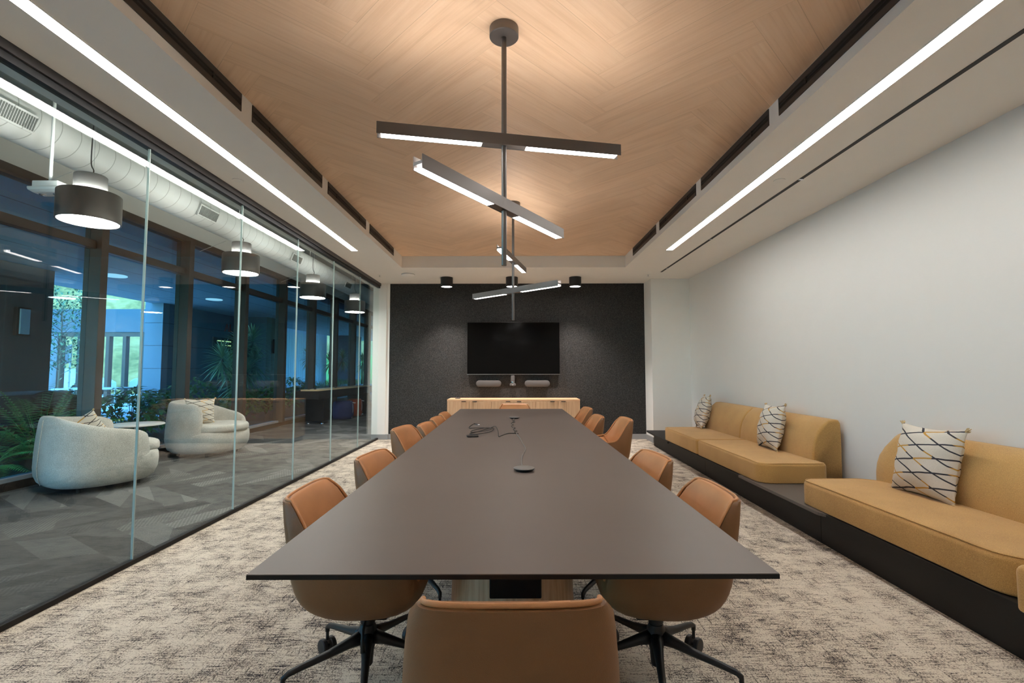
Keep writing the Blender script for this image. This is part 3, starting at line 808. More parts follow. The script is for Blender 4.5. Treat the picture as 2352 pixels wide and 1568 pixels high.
bolster(4.545, 6.0, .03, .03, .795).obj('backrest', 'mustard', t, smooth=True)
for ya, yb2 in ((5.868, 7.16), (4.37, 5.862)):
    pts = inset(rounded(2.19, 2.80, ya, yb2, .06), .012)
    B().tube([(x, y, .421) for x, y in pts] + [(pts[0][0], pts[0][1], .421)], .0028, 6).obj('seam', 'mustard', t, smooth=True)
t = empty('sofa', 'near mustard sofa with a rounded bolster back and one patterned pillow', 'sofa', (0, 0, 0), 0, 'mustard sofas on the bench')
cushion(rounded(2.195, 2.80, 2.17, 3.80, [.20, .10, .15, .05], 8), MZ, .432, .035, .008, r0=.012).obj('seat_cushion', 'mustard', t, smooth=True)
bolster(2.175, 3.80, .03, .15, .79).obj('backrest', 'mustard', t, smooth=True)
pts = inset(rounded(2.195, 2.80, 2.17, 3.80, [.20, .10, .15, .05], 8), .012)
B().tube([(x, y, .421) for x, y in pts] + [(pts[0][0], pts[0][1], .421)], .0028, 6).obj('seam', 'mustard', t, smooth=True)
t = empty('sofa', 'mustard seat corner cut off by the right edge of the photo', 'sofa', (0, 0, 0), 0, 'mustard sofas on the bench')
cushion(rounded(2.115, 2.80, .55, 2.125, [.05, .045, .08, .05], 6), MZ, .447, .035, .008, r0=.012).obj('seat_cushion', 'mustard', t, smooth=True)
bolster(.55, 2.15, .03, .03, .79).obj('backrest', 'mustard', t, smooth=True)

# ------------------------------------------------------------------ pillows
def make_pillow():
    n = 16; s = .245; b = B(); V = {}
    vs = []; fs = []
    for side in (1, -1):
        for i in range(n + 1):
            for j in range(n + 1):
                u = -1 + 2 * i / n; v = -1 + 2 * j / n
                px = s * u * (1 - .09 * (1 - v * v) ** 1 * abs(u)); py = s * v * (1 - .09 * (1 - u * u) * abs(v))
                th = .098 * ((1 - abs(u) ** 2.6) * (1 - abs(v) ** 2.6)) ** .62
                wr = .006 * sin(7 * u + 3 * v) * (1 - abs(u)) + .004 * sin(11 * v - 4 * u)
                vs.append((px, py, side * max(th + wr * (th > .02), .003)))
    N = (n + 1) ** 2
    for sd in (0, 1):
        for i in range(n):
            for j in range(n):
                a = sd * N + i * (n + 1) + j; q = (a, a + 1, a + n + 2, a + n + 1)
                fs.append(q if sd else q[::-1])
    edge = [(i, 0) for i in range(n)] + [(n, j) for j in range(n)] + [(i, n) for i in range(n, 0, -1)] + [(0, j) for j in range(n, 0, -1)]
    for k in range(len(edge)):
        a = edge[k]; c = edge[(k + 1) % len(edge)]
        ia = a[0] * (n + 1) + a[1]; ic = c[0] * (n + 1) + c[1]
        fs.append((ia, ic, N + ic, N + ia))
    t = b.add(vs, fs).obj('throw_pillow', 'pillow', smooth=True)
    for sx in (-1, 1):
        for sy in (-1, 1):
            q = B()
            for k in range(9):
                a = 2 * PI * k / 9; d = Vector((sx, sy, 0)).normalized()
                e = Vector((cos(a) * .8, sin(a) * .8, random.uniform(-.8, .8))) * .012
                p = Vector((sx * .243, sy * .243, 0)); q.tube([p - d * .012, p + d * .002 + e * .8, p + d * .010 + e * 1.3], [.007, .005, .0025], 5)
            q.obj('tassel', 'ochre', t, smooth=True)
    return t
P0 = make_pillow(); pu = [0]
def pillow(loc, right, up, label, sc=1.0, group='patterned pillows'):
    if pu[0] == 0: o = P0
    else:
        o = P0.copy(); COL.objects.link(o)
        for g in kids(P0):
            if g.parent == P0: d = g.copy(); COL.objects.link(d); d.parent = o
    pu[0] += 1
    x = Vector(right).normalized(); y = Vector(up); y = (y - x * y.dot(x)).normalized(); zz = x.cross(y)
    o.matrix_world = Matrix(((x.x * sc, y.x * sc, zz.x * sc, loc[0]), (x.y * sc, y.y * sc, zz.y * sc, loc[1]), (x.z * sc, y.z * sc, zz.z * sc, loc[2]), (0, 0, 0, 1)))
    tag(o, label, 'pillow', group)
pillow((2.73, 3.25, .652), (.04, -1, .0), (.24, .02, 1), 'patterned pillow leaning on the rounded back of the near mustard sofa', .97)
pillow((2.735, 5.20, .655), (-.10, -1, .05), (.24, .10, 1), 'patterned pillow on the nearer seat of the far mustard sofa', .98)
pillow((2.74, 7.07, .655), (-.22, -1, .04), (.26, -.12, 1), 'patterned pillow at the far end of the mustard sofa by the return wall', .98)

# ------------------------------------------------------------------ lounge shell
LX = -5.35
struct(B().box(LX - .1, GX - .02, Y0 - 1, 22, -.06, 0).obj('floor_lounge', 'carpet2'))
struct(B().box(LX - .15, -2.4, 22, 22.2, 0, 3.86).obj('wall_lounge_far', 'darkpanel'))
struct(B().box(LX - .15, -2.4, Y0 - 1.2, Y0 - 1, 0, 3.86).obj('wall_lounge_near', 'whitewall2'))
struct(B().box(-2.60, -2.40, YB + .1, 22, 0, 3.86).obj('wall_lounge_side', 'whitewall2'))
struct(B().box(LX - .12, LX + .02, Y0 - 1, 22, 3.44, 3.86).obj('wall_window_head', 'whitewall2'))
struct(B().box(LX - .14, LX + .04, Y0 - 1, 22, 3.35, 3.44).obj('trim_5', 'mull'))
struct(B().box(LX - .12, LX + .05, Y0 - 1, 22, 0, .085).obj('trim_6', 'mull'))
struct(B().box(LX - .10, LX + .03, Y0 - 1, 22, .085, .125).obj('trim_7', 'concrete'))
ms = [-.52 + 1.635 * k for k in range(14)]
ms = [-2.16, -.52, 1.115, 2.75, 4.385, 6.03, 7.69, 9.34, 10.97, 12.62, 14.23, 15.86, 17.48, 19.1, 20.7, 22.0]
for k in range(len(ms) - 1):
    a, b_ = ms[k], ms[k + 1]
    fr = B().box(LX - .10, LX + .12, a, a + .11, .085, 3.35)
    fr.box(LX - .06, LX + .05, a + .11, b_, 2.80, 2.905)
    w = struct(fr.obj('window_%d' % (k + 20), 'mull', bevel=.004))
    B().box(LX - .035, LX - .029, a + .11, b_, .125, 2.80).obj('pane', 'tint', w)
    B().box(LX - .035, LX - .029, a + .11, b_, 2.905, 3.35).obj('transom_pane', 'tint', w)
# duct
t = empty('spiral_duct', 'white spiral air duct running along the lounge ceiling behind the glass', 'air duct', (-4.4, 0, 3.485))
b = B(); b.rings([[(.205 * cos(2 * PI * i / 40), y, .205 * sin(2 * PI * i / 40)) for i in range(40)] for y in [-2 + k * .5 for k in range(48)]])
b.obj('duct_tube', 'duct', t, smooth=True, auto=50)
for y in (3.9, 6.5, 9.2, 12.1, 15.):
    m_ = B(); m_.box(-.012, .012, -.20, .20, -.08, .08)
    g = m_.obj('air_grille', 'duct', t, loc=(.205, y, -.08), rot=(0, R(20), 0), bevel=.004)
    s_ = B()
    for k in range(18): s_.box(.012, .016, -.18 + k * .021, -.168 + k * .021, -.06, .06)
    s_.obj('louver', 'grille', g)
hb = B()
for y in (2.2, 4.9, 7.6, 10.3, 13.): hb.tube([(-.2, y, -.16), (-.62, y, -.33)], .003, 6); hb.tube([(.0, y, .2), (0, y, .37)], .005, 6)
hb.obj('hanger', 'emerg', t)
# pendants
pend0 = None
PL = [(-3.417, 3.807), (-3.367, 5.882), (-3.322, 7.903), (-3.28, 9.895)]
PN = ['nearest big pendant drum lamp behind the glass, at the upper left of the photo', 'second nearest pendant drum lamp behind the glass, above the grey armchair', 'third nearest dark pendant drum lamp behind the glass', 'farthest dark pendant drum lamp behind the glass, by the white jamb']
for k, (x, y) in enumerate(PL):
    if pend0 is None:
        t = pend0 = empty('pendant_lamp', PN[0], 'pendant lamp', (x, y, 2.45), 0, 'drum pendants in the lounge')
        B().lathe([(.196, 0), (.207, 0), (.207, .225), (.203, .23), (.125, .23)], n=48, cap=False).obj('shade', 'pendshade', t, smooth=True, auto=40)
        B().lathe([(.002, .012), (.196, .012)], n=48, cap=False).obj('diffuser', 'pendglow', t)
        B().lathe([(.108, .215), (.108, .375), (.103, .38), (.004, .38)], n=40, cap=False).obj('neck', 'pendneck', t, smooth=True, auto=40)
        B().lathe([(.112, .226), (.124, .226)], n=40, cap=False).obj('uplight_ring', 'pendup', t)
        B().tube(wig([(0, 0, .38), (.02, 0, .42), (-.005, 0, .50), (.0, .0, .80), (.01, 0, 1.1), (0, 0, 1.405)]), .0045, 8).obj('cord', 'cable', t, smooth=True)
        B().tube([(.01, .01, .38), (.012, .01, 1.405)], .0015, 6).obj('suspension_wire', 'chrome', t)
    else: dup(pend0, (x, y, 2.45), 0, PN[k])
# emergency light
t = empty('emergency_light', 'white emergency lamp unit hanging on a rod from the lounge ceiling', 'emergency light', (-3.935, 4.0, 2.80))
B().box(-.11, .11, -.05, .05, -.005, .055).obj('housing', 'emerg', t, bevel=.008)
B().rings([[(sx * .125 * s_, sy * .07 * s_, z_) for sx, sy in ((-1, -1), (1, -1), (1, 1), (-1, 1))] for s_, z_ in ((.75, -.05), (1, -.03), (1.05, -.006), (.9, 0))]).obj('lens_cover', 'emerg', t, bevel=.006)
for s in (-1, 1): B().sphere((s * .06, 0, -.045), .028, 12, 8, .6).obj('lamp_head', 'chrome', t, smooth=True)
B().lathe([(.012, .055), (.012, 1.06)], n=12).obj('stem', 'emerg', t, smooth=True)

# ------------------------------------------------------------------ lounge tub armchairs
def tub(label, loc, face, hs):
    """hs(phi): rim height, phi in degrees from back, + is sitter's right"""
    t = empty('tub_armchair', label, 'armchair', loc, R(face - 90), 'grey boucle armchairs')
    a_, b2 = .52, .51
    def pl(ph, s):
        q = R(ph); x = sin(q); y = -cos(q); e = .80
        return (a_ * s * abs(x) ** e * (1 if x > 0 else -1), b2 * s * abs(y) ** e * (1 if y > 0 else -1))
    b = B(); n = 40
    b.rings([[(*pl(360 * i / n + .01, s), z_) for i in range(n)] for s, z_ in ((.72, .055), (.84, .06), (.93, .10), (.985, .17), (1.0, .26), (.99, .33), (.95, .365), (.8, .37))])
    b.obj('base', 'boucle', t, smooth=True)
    rs = []; m_ = 32; P1 = 126
    for i in range(m_ + 1):
        ph = -P1 + 2 * P1 * i / m_; h = hs(ph)
        end = min(1, min(i, m_ - i) / 2.0); tk = .7 + .3 * end
        h = .42 + (h - .42) * (.80 + .20 * end)
        sec = [(.94, .115), (.99, .19), (1.004, .28), (.985, .30 + (h - .30) * .4), (.95, h - .07), (.925, h - .022), (.885, h), (.835, h - .008), (.79, h - .045), (.75, h - .13), (.72, .42), (.70, .33), (.80, .14)]
        cen = .86
        rs.append([(*pl(ph, cen + (s - cen) * tk), z_) for s, z_ in sec])
    B().rings(rs).obj('back_wall', 'boucle', t, smooth=True, sub=1)
    pts = [(x * .74 if y < 0 else x * .90, y * .74 if y < 0 else y * 1.04) for x, y in [pl(360 * i / 36, 1) for i in range(36)]]
    pts = pts[::1]
    cushion(pts, .345, .475, .045, .012, 5).obj('seat_cushion', 'boucle', t, smooth=True)
    B().tube([(*pl(0, s), z_) for s, z_ in ((.945, .09), (1.0, .18), (1.012, .27), (1.0, .42), (.975, .6), (.95, hs(0) - .05))], .004, 6).obj('piping', 'boucle', t, smooth=True)
    for ph in (45, 135, 225, 315):
        x, y = pl(ph, .68); B().lathe([(.022, 0), (.026, .065)], (x, y, 0), 14).obj('foot', 'black', t)
    return t
def hA(p): return .80 - (.20 * min(1, max(0, p - 10) / 105) ** 1.0 if p > 0 else .08 * min(1, -p / 110))
def hB(p): return .82 - (.05 * min(1, p / 120) if p > 0 else .27 * min(1, -p / 115) ** 1.1)
tub('grey boucle tub armchair seen from behind near the left edge', (-4.60, 5.40, 0), 62, hA)
tub('grey boucle tub armchair facing the glass, past the small white table', (-4.66, 7.42, 0), -14, hB)
pillow((-4.86, 5.50, .565), (.75, .50, .55), (.1, -.45, 1), 'patterned pillow peeking over the rim of the grey armchair at left', .80)
pillow((-4.66, 7.20, .65), (.75, .66, 0), (-.35, -.15, 1), 'patterned pillow on the grey armchair that faces the glass', .78)
t = empty('side_table', 'small round white side table between the two grey armchairs', 'side table', (-4.87, 6.26, 0))
B().lathe([(.29, .555), (.305, .56), (.305, .572), (.30, .575)], n=48).obj('table_top', 'tablewhite', t, smooth=True, auto=40)
B().lathe([(.022, .012), (.022, .555)], n=20).obj('stem', 'tablewhite', t, smooth=True)
B().lathe([(.20, 0), (.20, .008), (.15, .013), (.02, .02)], n=40).obj('foot_disc', 'tablewhite', t, smooth=True, auto=40)

# shuffleboard table, poufs
SR_ = R(-3.4)
t = empty('shuffleboard_table', 'long black shuffleboard table with a pale wood playing surface by the windows', 'game table', (-4.60, 12.80, 0), SR_)
B().box(-.29, .29, -1.82, 1.82, .62, .655).obj('cradle_floor', 'blackmatte', t)
c_ = B(); c_.box(-.295, -.26, -1.83, 1.83, .60, .785); c_.box(.26, .295, -1.83, 1.83, .60, .785); c_.box(-.26, .26, -1.83, -1.79, .60, .785); c_.box(-.26, .26, 1.79, 1.83, .60, .785)
c_.obj('cabinet', 'blackmatte', t, bevel=.006)
B().box(-.20, .20, -1.70, 1.70, .72, .812).obj('playing_board', 'maple', t, bevel=.004)
for y in (-1.25, 1.25):
    l = B().box(-.22, .22, y - .16, y + .16, .07, .60).obj('pedestal_leg', 'blackmatte', t, bevel=.006)
    for x in (-.17, .17): B().lathe([(.035, 0), (.03, .02), (.012, .03), (.012, .07)], (x, y - .1, 0), 14).obj('leveling_foot', 'chrome', l)
PK = ['game puck nearest the near end of the shuffleboard', 'second game puck from the near end of the shuffleboard', 'third game puck from the near end of the shuffleboard', 'game puck farthest along the shuffleboard']
p0 = None
for k, (x, y) in enumerate(((-4.78, 11.28), (-4.66, 11.34), (-4.50, 12.2), (-4.40, 13.7))):
    p = B().lathe([(.024, 0), (.028, .004), (.028, .018), (.020, .024)], n=16).obj('game_puck', 'cable') if p0 is None else p0.copy()
    if p0 is None: p0 = p
    else: COL.objects.link(p)
    p.location = (x, y, .812); tag(p, PK[k], 'game puck', 'game pucks on the shuffleboard')
def pouf(x, y, mat, r, h, lab):
    t = empty('pouf', lab, 'pouf', (x, y, 0), 0, 'round poufs under the shuffleboard')
    B().lathe([(r * .80, 0), (r * .93, .02), (r, .10), (r * 1.02, h * .5), (r, h - .10), (r * .92, h - .03), (r * .75, h - .005), (.02, h)], n=36).obj('body', mat, t, smooth=True)
    s = B(); 
    for sx in (.16,):
        s.tube([(r * .93 * cos(-.15), r * .93 * sin(-.15), .02), (r * 1.03 * cos(-.15), r * 1.03 * sin(-.15), h * .5), (r * 1.0 * cos(-.15), r * 1.0 * sin(-.15), h - .10), (r * .8 * cos(-.15), r * .8 * sin(-.15), h - .005)], .009, 6, flat=.5)
        s.tube([(r * .9, -.03, h - .05), (r * 1.2, -.03, h - .06), (r * 1.2, .03, h - .06), (r * .9, .03, h - .05)], .008, 6)
    s.obj('carry_strap', 'strap', t, smooth=True)
pouf(-4.44, 12.62, 'pblue', .26, .47, 'navy blue pouf with a white strap under the shuffleboard table')
pouf(-4.42, 13.45, 'porange', .21, .47, 'rust orange pouf with a white strap beside the navy one')

# ------------------------------------------------------------------ outdoors
struct(B().box(-60, LX - .14, -6, 60, -.16, -.10).obj('ground_terrace', 'paving')).name = 'ground'
struct(B().box(-10.45, LX - .14, -6, 32, 3.2, 3.9).obj('ceiling_canopy', 'soffitext'))
struct(B().box(-7.7, LX - .16, 2.2, 25, -.10, .10).obj('planting_bed', 'soil'))
def wallbox(name, mat, *d): return struct(B().box(*d).obj(name, mat))
wallbox('wall_exterior', 'darkpanel', -9.7, -9.0, 2.0, 9.34, -.1, 3.2)
wallbox('wall_exterior', 'jointed', -10.62, -10.1, 13.8, 17.45, -.1, 4.4)
w2 = wallbox('wall_exterior', 'panelblue', -10.4, -9.02, 17.5, 18.95, -.1, 3.2)
wallbox('wall_exterior', 'darkpanel', -9.02, -9.0, 17.5, 18.95, -.1, 3.2)
wallbox('wall_exterior', 'corr', -13., -10.8, 19.6, 27.8, -.1, 5.2)
wallbox('wall_exterior', 'panelblue', -10.0, -9.0, 27.0, 28.4, -.1, 3.2)
for y, lab in ((8.74, 'long glass wall sconce on the dark exterior wall at the far left'), (18.1, 'long glass wall sconce on the dark pier between the windows')):
    t = empty('wall_sconce', lab, 'wall lamp', (-9.0, y, 2.15), 0, 'exterior wall sconces')
    B().box(.001, .03, -.13, .13, -.26, .26).box(.03, .07, -.13, -.09, -.26, .26).box(.03, .07, -.13, .13, .23, .26).box(.03, .07, -.13, .13, -.26, -.23).obj('back_plate', 'blackmatte', t, bevel=.004)
    B().box(.03, .09, -.09, .09, -.23, .23).obj('glass_shade', 'sconceglow', t, bevel=.01)
for (x, y, r, lab) in ((-8.197, 13.09, .20, 'round soffit light beyond the armchair windows'), (-8.168, 9.74, .22, 'round soffit light nearest the left windows')):
    tag(B().lathe([(r, -.02), (r, -.001)], n=32).obj('soffit_light', 'extglow', loc=(x, y, 3.2)), lab, 'outdoor light', 'round lights in the canopy')
# sign lettering on the exterior wall
def text(txt, size, mat, loc, parent, name):
    cu = bpy.data.curves.new(name, 'FONT'); cu.body = txt; cu.size = size; cu.extrude = .01; cu.materials.append(MT[mat])
    tmp = bpy.data.objects.new('tmp', cu); COL.objects.link(tmp)
    me = bpy.data.meshes.new_from_object(tmp); COL.objects.unlink(tmp)
    o = bpy.data.objects.new(name, me); COL.objects.link(o); o.parent = parent; o.location = loc; o.rotation_euler = (R(90), 0, R(90))
    return o
t = empty('wall_sign', 'dark red lettering reading AL on the exterior wall behind the spiky plant', 'sign', (-10.098, 16.75, 2.62))
text('AL', .40, 'signred', (.01, 0, 0), t, 'lettering'); text('CA', .13, 'signdark', (.01, .40, -.18), t, 'small_lettering')
B().box(.001, .015, .30, .80, -.245, -.225).obj('underline_bar', 'signdark', t)
t = empty('menu_display', 'dark display board with warm lit lines below the wall sign', 'display', (-10.098, 16.4, 2.25))
B().box(0.001, .04, -.3, .85, -.32, .13).obj('board', 'signdark', t, bevel=.005)
MT['warm'] = emis('warm_lines', (1, .6, .2), 1.5)
B().box(.04, .045, -.1, .7, .0, .03).obj('lit_line', 'warm', t); B().box(.04, .045, .1, .7, -.14, -.11).obj('lit_line', 'warm', t)

# pavilion
t = empty('entrance_pavilion', 'pale panelled pavilion with dark framed glazing outside at left', 'pavilion', (-17.3, 20, -.1))
fb = B(); fb.box(-2.4, .25, 0, .3, 2.95, 3.92); fb.box(.26, 3.4, 0, .3, 2.95, 3.92)
fb.obj('fascia_panel', 'panelblue', t, bevel=.01)
B().box(-2.4, 3.4, .05, .25, 2.78, 2.95).obj('head_frame', 'mull', t)
for x in (-1.65, -.85, .35, 1.05, 1.85, 2.75): B().box(x - .07, x + .07, .05, .25, 0, 2.78).obj('post', 'mull', t)
B().box(-1.5, 2.9, .05, .2, 0, .25).obj('kick_panel', 'mull', t)
B().box(-3.0, -1.75, -.4, .4, 0, 2.9).obj('column', 'concrete', t)

def car(loc, rz, label):
    t = empty('car', label, 'car', loc, rz, 'parked cars')
    prof = [(-2.25, .35), (-2.28, .75), (-2.1, .92), (-1.5, .98), (-.95, 1.40), (-.3, 1.48), (.5, 1.44), (1.15, 1.02), (1.95, .88), (2.25, .70), (2.28, .35)]
    rs = []
    for y, s, dz in ((-.88, .96, .0), (-.80, 1., 0), (.80, 1., 0), (.88, .96, 0)):
        rs.append([(x * s, y * (.82 if z_ > 1.1 else 1), z_) for x, z_ in prof])
    B().rings(rs).obj('body', 'carwhite', t, smooth=True, auto=35, bevel=.03)
    for s in (-1, 1):
        B().rings([[(x, s * yy, z_) for x, z_ in ((-1.3, 1.0), (-.88, 1.34), (-.28, 1.40), (.42, 1.37), (.98, 1.03))] for yy in (.70, .82)]).obj('side_window', 'carglass', t)
    for x in (-1.4, 1.4):
        for s in (-1, 1):
            B().rings([[(x + r * cos(2 * PI * i / 24), s * yy, .32 + r * sin(2 * PI * i / 24)) for i in range(24)] for r, yy in ((.2, .90), (.32, .90), (.32, .68), (.1, .68))]).obj('wheel', 'tyre', t, smooth=True, auto=40)
    for s in (-1, 1): B().box(-2.30, -2.2, s * .62 - .15, s * .62 + .15, .68, .84).obj('tail_light', 'red', t, bevel=.02)
    return t
car((-24.6, 26.2, -.1), R(8), 'pale parked car seen through the pavilion posts at left')
car((-20.6, 29.4, -.1), R(176), 'white parked car with red tail lights right of the other car')
t = empty('sign_post', 'thin pale post with a small plate standing outside the pavilion', 'post', (-21.2, 23.0, -.1))
B().lathe([(.035, 0), (.035, 2.6)], n=12).obj('pole', 'concrete', t); B().box(-.35, .05, -.02, .02, 1.7, 2.55).obj('plate', 'panelblue', t)

# clipped hedge behind the parked cars
hb_ = B(); rs = []
for i in range(61):
    x_ = -36 + i * .5; rr = []
    for k in range(13):
        a = PI * k / 12; q = 1 + random.uniform(-.12, .12)
        rr.append((x_, 33.5 + .28 * (-36 - x_) * -1 * 0 + 1.1 * q * -cos(a) + .25 * (x_ + 30) * .4, -.1 + 2.3 * q * sin(a)))
    rs.append(rr)
hb_.rings(rs, True, False)
hd = hb_.obj('hedge', 'bush', smooth=True); tag(hd, 'dark clipped hedge behind the parked cars at the foot of the hill', 'hedge')
# hill
hv = []; hf = []; nx, ny = 60, 50
for i in range(nx + 1):
    for j in range(ny + 1):
        d = 36 + j * 1.6; s = -60 + i * 2.6
        # direction unit (-.55,.835); lateral (.835,.55)
        x = -.55 * d + .835 * s; y = .835 * d + .55 * s
        z_ = -.15 + .52 * (j * 1.6) ** 1.0 * .9 + .5 * sin(s * .35 + j) * min(1, j / 4) * .6 + random.uniform(-.3, .3) * min(1, j / 2)
        hv.append((x, y, z_))
for i in range(nx):
    for j in range(ny):
        a = i * (ny + 1) + j; hf.append((a, a + ny + 1, a + ny + 2, a + 1))
struct(B().add(hv, hf).obj('terrain_hillside', 'hill', smooth=True))

# ------------------------------------------------------------------ plants
def leaf(b, p, d, L, w, droop=.2, fold=.25, seg=3):
    d = Vector(d).normalized(); sd = d.cross(Vector((0, 0, 1)))
    if sd.length < .05: sd = Vector((1, 0, 0))
    sd.normalize(); vs = []; fs = []
    for k in range(seg + 1):
        t = k / seg; ww = w * (sin(PI * (t * .9 + .08)) if k < seg else .05)
        c = Vector(p) + d * (L * t) + Vector((0, 0, -droop * L * t * t))
        vs += [c - sd * ww + Vector((0, 0, fold * ww)), c, c + sd * ww + Vector((0, 0, fold * ww))]
    for k in range(seg):
        o = 3 * k; fs += [(o, o + 1, o + 4, o + 3), (o + 1, o + 2, o + 5, o + 4)]
    b.add(vs, fs)
def fern(x, y, h, lab, nf=16, spread=.75, z0=0.):
    t = empty('fern', lab, 'fern', (x, y, .10 + z0), 0, 'ferns and bushes outside the windows')
    b = B(); s = B()
    for k in range(nf):
        a = 2 * PI * k / nf + random.uniform(-.25, .25); el = random.uniform(.25, 1.25)
        L = h * random.uniform(.85, 1.15); path = []
        for q in range(9):
            tt = q / 8; r = L * tt * cos(el) * (1 + .2 * tt); zz = L * (tt * sin(el) + .25 * tt * (1 - tt)) - .30 * L * tt * tt * cos(el)
            path.append(Vector((r * cos(a) * spread, r * sin(a) * spread, max(.02, zz))))
        s.tube(path, [.006 - .0005 * q for q in range(9)], 5)
        for q in range(1, 9):
            dd = (path[q] - path[q - 1]).normalized(); sd = dd.cross(Vector((0, 0, 1))).normalized()
            for m_ in (0, .33, .66):
                pp = path[q - 1].lerp(path[q], m_ + .2); ll = L * .135 * sin(PI * (.12 + .8 * (q - 1 + m_) / 8))
                for sg in (-1, 1): leaf(b, pp, sd * sg + dd * .45, ll * 1.15, ll * .17, .25, .2, 2)
    b.obj('fronds', 'fern', t, smooth=True); s.obj('stems', 'bush', t, smooth=True)
def bush(x, y, rx, h, lab, n=520, name='bush', mat='bush', lw=.035):
    t = empty(name, lab, 'bush', (x, y, .10), 0, 'ferns and bushes outside the windows')
    b = B(); s = B()
    for k in range(9):
        a = random.uniform(0, 2 * PI); s.tube([(0, 0, 0), (rx * .3 * cos(a), rx * .3 * sin(a), h * .4), (rx * .7 * cos(a), rx * .7 * sin(a), h * .75)], [.014, .009, .004], 5)
    for k in range(n):
        a = random.uniform(0, 2 * PI); u = random.uniform(-1, 1); q = random.uniform(.45, 1) ** .5; c = math.sqrt(1 - u * u)
        p = Vector((rx * q * c * cos(a), rx * q * c * sin(a), h * .55 + h * .47 * q * u))
        leaf(b, p, (cos(a) + random.uniform(-.7, .7), sin(a) + random.uniform(-.7, .7), random.uniform(-.4, .8)), random.uniform(.10, .20), lw, .35, .3, 2)
    b.obj('foliage', mat, t, smooth=True); s.obj('stems', 'bark', t, smooth=True)
def dracaena(x, y, heads, lab, z0=0., L=.5):
    t = empty('dracaena', lab, 'plant', (x, y, .56 if y > 18 else .1), 0, 'spiky dracaenas outside')
    tr_ = B(); lv = B()
    for (hx, hy, hz) in heads:
        tr_.tube([(hx * .1, hy * .1, 0), (hx * .5, hy * .5, hz * .55), (hx, hy, hz)], [.05, .04, .03], 8)
        for k in range(110):
            a = k * 2.399; el = 1.4 - 2.3 * (k / 110)
            leaf(lv, (hx, hy, hz + .12 - .28 * k / 110), (cos(a) * cos(el), sin(a) * cos(el), sin(el)), L * random.uniform(.8, 1.1), .019, .25, .3, 3)
    tr_.obj('trunk', 'bark', t, smooth=True); lv.obj('foliage', 'spiky', t, smooth=True)
fern(-6.15, 6.30, 1.12, 'tall bright fern outside the left window behind the armchair', 26)
fern(-6.0, 5.55, .75, 'low fern outside at the left edge of the photo', 16)
fern(-6.3, 7.2, .62, 'small fern outside just above the seat back pillow', 14)
bush(-6.35, 8.05, .48, .86, 'dense green bush outside left of the glass joint')
bush(-6.5, 9.1, .45, .80, 'dense green bush outside between the two grey armchairs')
bush(-6.9, 10.35, .50, .98, 'round green bush outside beside the second dark mullion')
fern(-6.2, 9.75, .70, 'fern outside low beside the second dark mullion', 14)
bush(-6.5, 11.6, .45, .66, 'low leafy bush outside behind the second armchair back', 400)
bush(-6.6, 12.9, .45, .72, 'low leafy bush outside below the spiky plant', 400)
bush(-7.0, 15.1, .60, .95, 'broad green bush outside in front of the bright wall panel', 560)
bush(-6.6, 16.4, .45, .62, 'low green bush outside beside the white bin post', 320)
dracaena(-7.35, 12.75, [(-.10, -.45, 1.45), (.10, .0, 1.85), (-.25, .25, 1.25), (.12, .55, 1.95), (.20, -.35, .85), (-.05, .35, 1.55), (.25, .1, 1.1), (.1, .75, 1.35)], 'big many-headed spiky dracaena in front of the wall sign', 0, .55)
dracaena(-8.0, 18.85, [(0, 0, 1.25)], 'single trunk dracaena before the blue ribbed wall', 0, .5)
dracaena(-8.0, 21.2, [(-.1, 0, 1.05), (.25, .6, 1.2)], 'pair of dracaena heads before the yellow green hillside', 0, .5)
dracaena(-7.6, 24.2, [(0, 0, 1.1)], 'dracaena seen through the last windows', 0, .55)
for (x, y, lab) in ((-8.0, 20.1, 'grassy clump below the single trunk dracaena'), (-8.0, 22.3, 'grassy clump below the paired dracaena heads'), (-8.0, 24.6, 'grassy clump near the far blue panel')):
    t = empty('grass_clump', lab, 'plant', (x, y, .55), 0, 'grass clumps on the raised planter')
    b = B()
    for k in range(120):
        a = random.uniform(0, 2 * PI); leaf(b, (random.uniform(-.7, .7), random.uniform(-.7, .7), 0), (cos(a) * .5, sin(a) * .5, 1), random.uniform(.25, .5), .012, .2, .2, 2)
    b.obj('foliage', 'bush', t)
t = empty('raised_planter', 'raised pale planter box with slatted front outside the far windows', 'planter', (-8.0, 21.6, -.1))
B().box(-.8, .8, -2.9, 3.6, 0, .62).obj('planter_wall', 'panelblue', t); B().box(-.85, .85, -2.95, 3.7, .62, .66).obj('planter_cap', 'concrete', t)
# small leafy tree at left
t = empty('leafy_tree', 'slender leafy tree in front of the pale pavilion panels', 'tree', (-13.2, 13.95, -.1))
s = B(); lv = B()
s.tube([(0, 0, 0), (.05, 0, 1.2), (0, .05, 2.4), (.05, 0, 3.4)], [.035, .03, .02, .008], 8)
for k in range(26):
    a = k * 2.4; zz = 1.2 + 2.3 * k / 26; r = .62 * (1 - .35 * k / 26)
    e = Vector((r * cos(a), r * sin(a), zz + .35)); s.tube([(0.02, 0, zz), tuple(e)], [.010, .004], 5)
    for q in range(75):
        c = e * 1.0 + Vector([random.gauss(0, .17) for _ in range(3)])
        leaf(lv, c, [random.uniform(-1, 1) for _ in range(3)], .085, .026, .2, .2, 2)
s.obj('trunk', 'bark', t, smooth=True); lv.obj('foliage', 'treeleaf', t)
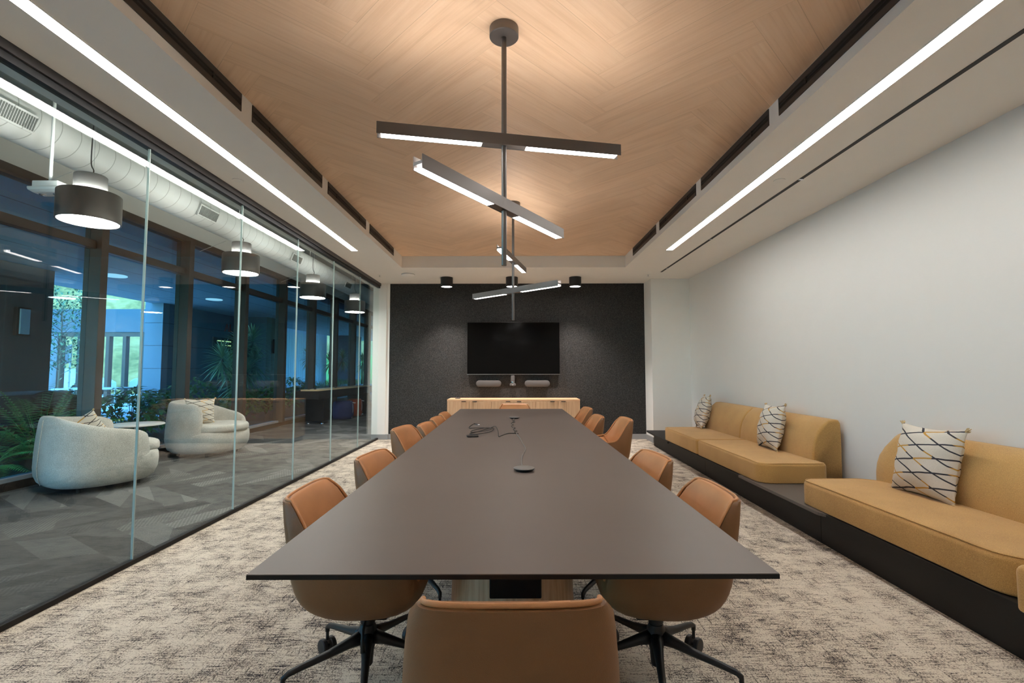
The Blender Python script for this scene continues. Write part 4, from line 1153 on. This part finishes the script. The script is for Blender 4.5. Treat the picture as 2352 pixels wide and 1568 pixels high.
# terrace furniture
t = empty('outdoor_counter', 'dark outdoor counter cabinet with a pale top edge beyond the ferns', 'cabinet', (-8.0, 7.9, -.1))
B().box(-.35, .35, -1.2, .45, 0, .98).obj('body', 'darkpanel', t); B().box(-.38, .38, -1.23, .48, .98, 1.01).obj('counter_top', 'concrete', t, bevel=.005)
ac0 = None
for (x, y, lab) in ((-7.0, 6.3, 'dark rounded outdoor chair at the far left beyond the fern'), (-7.05, 7.55, 'dark rounded outdoor chair in front of the outdoor counter')):
    if ac0 is None:
        t = ac0 = empty('outdoor_chair', lab, 'chair', (x, y, .1), R(-60), 'dark outdoor chairs')
        rs = []
        for i in range(21):
            ph = R(-110 + 11 * i); rs.append([(r * sin(ph), -r * cos(ph), z_) for r, z_ in ((.30, .38), (.33, .40), (.35, .60), (.35, .82 - .12 * abs(i - 10) / 10), (.33, .84 - .12 * abs(i - 10) / 10), (.31, .80 - .12 * abs(i - 10) / 10), (.29, .60))])
        B().rings(rs).obj('backrest', 'blackmatte', t, smooth=True)
        B().lathe([(.27, .36), (.30, .38), (.29, .43), (.2, .45)], n=28).obj('seat', 'blackmatte', t, smooth=True, auto=50)
        for a in (45, 135, 225, 315): B().tube([(.2 * cos(R(a)), .2 * sin(R(a)), .37), (.27 * cos(R(a)), .27 * sin(R(a)), 0)], .012, 8).obj('leg', 'black', t)
    else: dup(ac0, (x, y, .1), R(-100), lab)
t0 = None
for (x, y, lab) in ((-11.2, 12.9, 'white outdoor table beyond the bushes at the glass joint'), (-13.4, 11.4, 'white outdoor table left of the first dark mullion')):
    if t0 is None:
        t = t0 = empty('outdoor_table', lab, 'table', (x, y, -.1), R(12), 'white outdoor tables')
        B().box(-.75, .75, -.4, .4, .86, .90).obj('table_top', 'tablewhite', t, bevel=.006)
        for sx in (-.65, .65):
            for sy in (-.32, .32): B().tube([(sx, sy, .86), (sx * 1.05, sy * 1.05, 0)], .02, 8).obj('leg', 'tablewhite', t)
    else: dup(t0, (x, y, -.1), R(-6), lab)

# ------------------------------------------------------------------ light
w = bpy.data.worlds.new('world'); SC.world = w; w.use_nodes = True
nt = NT(w); bg = nt.n['Background']
sky = nt.node('ShaderNodeTexSky', sky_type='NISHITA'); sky.sun_disc = False; sky.sun_elevation = R(48); sky.sun_rotation = R(160)
sky.dust_density = .6
nt.l.new(sky.outputs[0], bg.inputs[0]); bg.inputs[1].default_value = 1.0
sd = bpy.data.lights.new('sun', 'SUN'); sd.energy = 4.0; sd.angle = R(.6); sd.color = (1, .95, .86)
so_ = bpy.data.objects.new('sun', sd); COL.objects.link(so_)
so_.rotation_euler = Vector((-.55, .08, -.83)).to_track_quat('-Z', 'Y').to_euler()

SC.view_settings.view_transform = 'Standard'; SC.view_settings.look = 'None'
SC.view_settings.gamma = 1; SC.view_settings.use_curve_mapping = False
SC.view_settings.exposure = 1.13
SC.cycles.use_denoising = True
SC.cycles.use_adaptive_sampling = True; SC.cycles.adaptive_threshold = .05
SC.cycles.max_bounces = 8; SC.cycles.diffuse_bounces = 4; SC.cycles.glossy_bounces = 4; SC.cycles.transparent_max_bounces = 20; SC.cycles.transmission_bounces = 6
SC.cycles.sample_clamp_indirect = 4.0
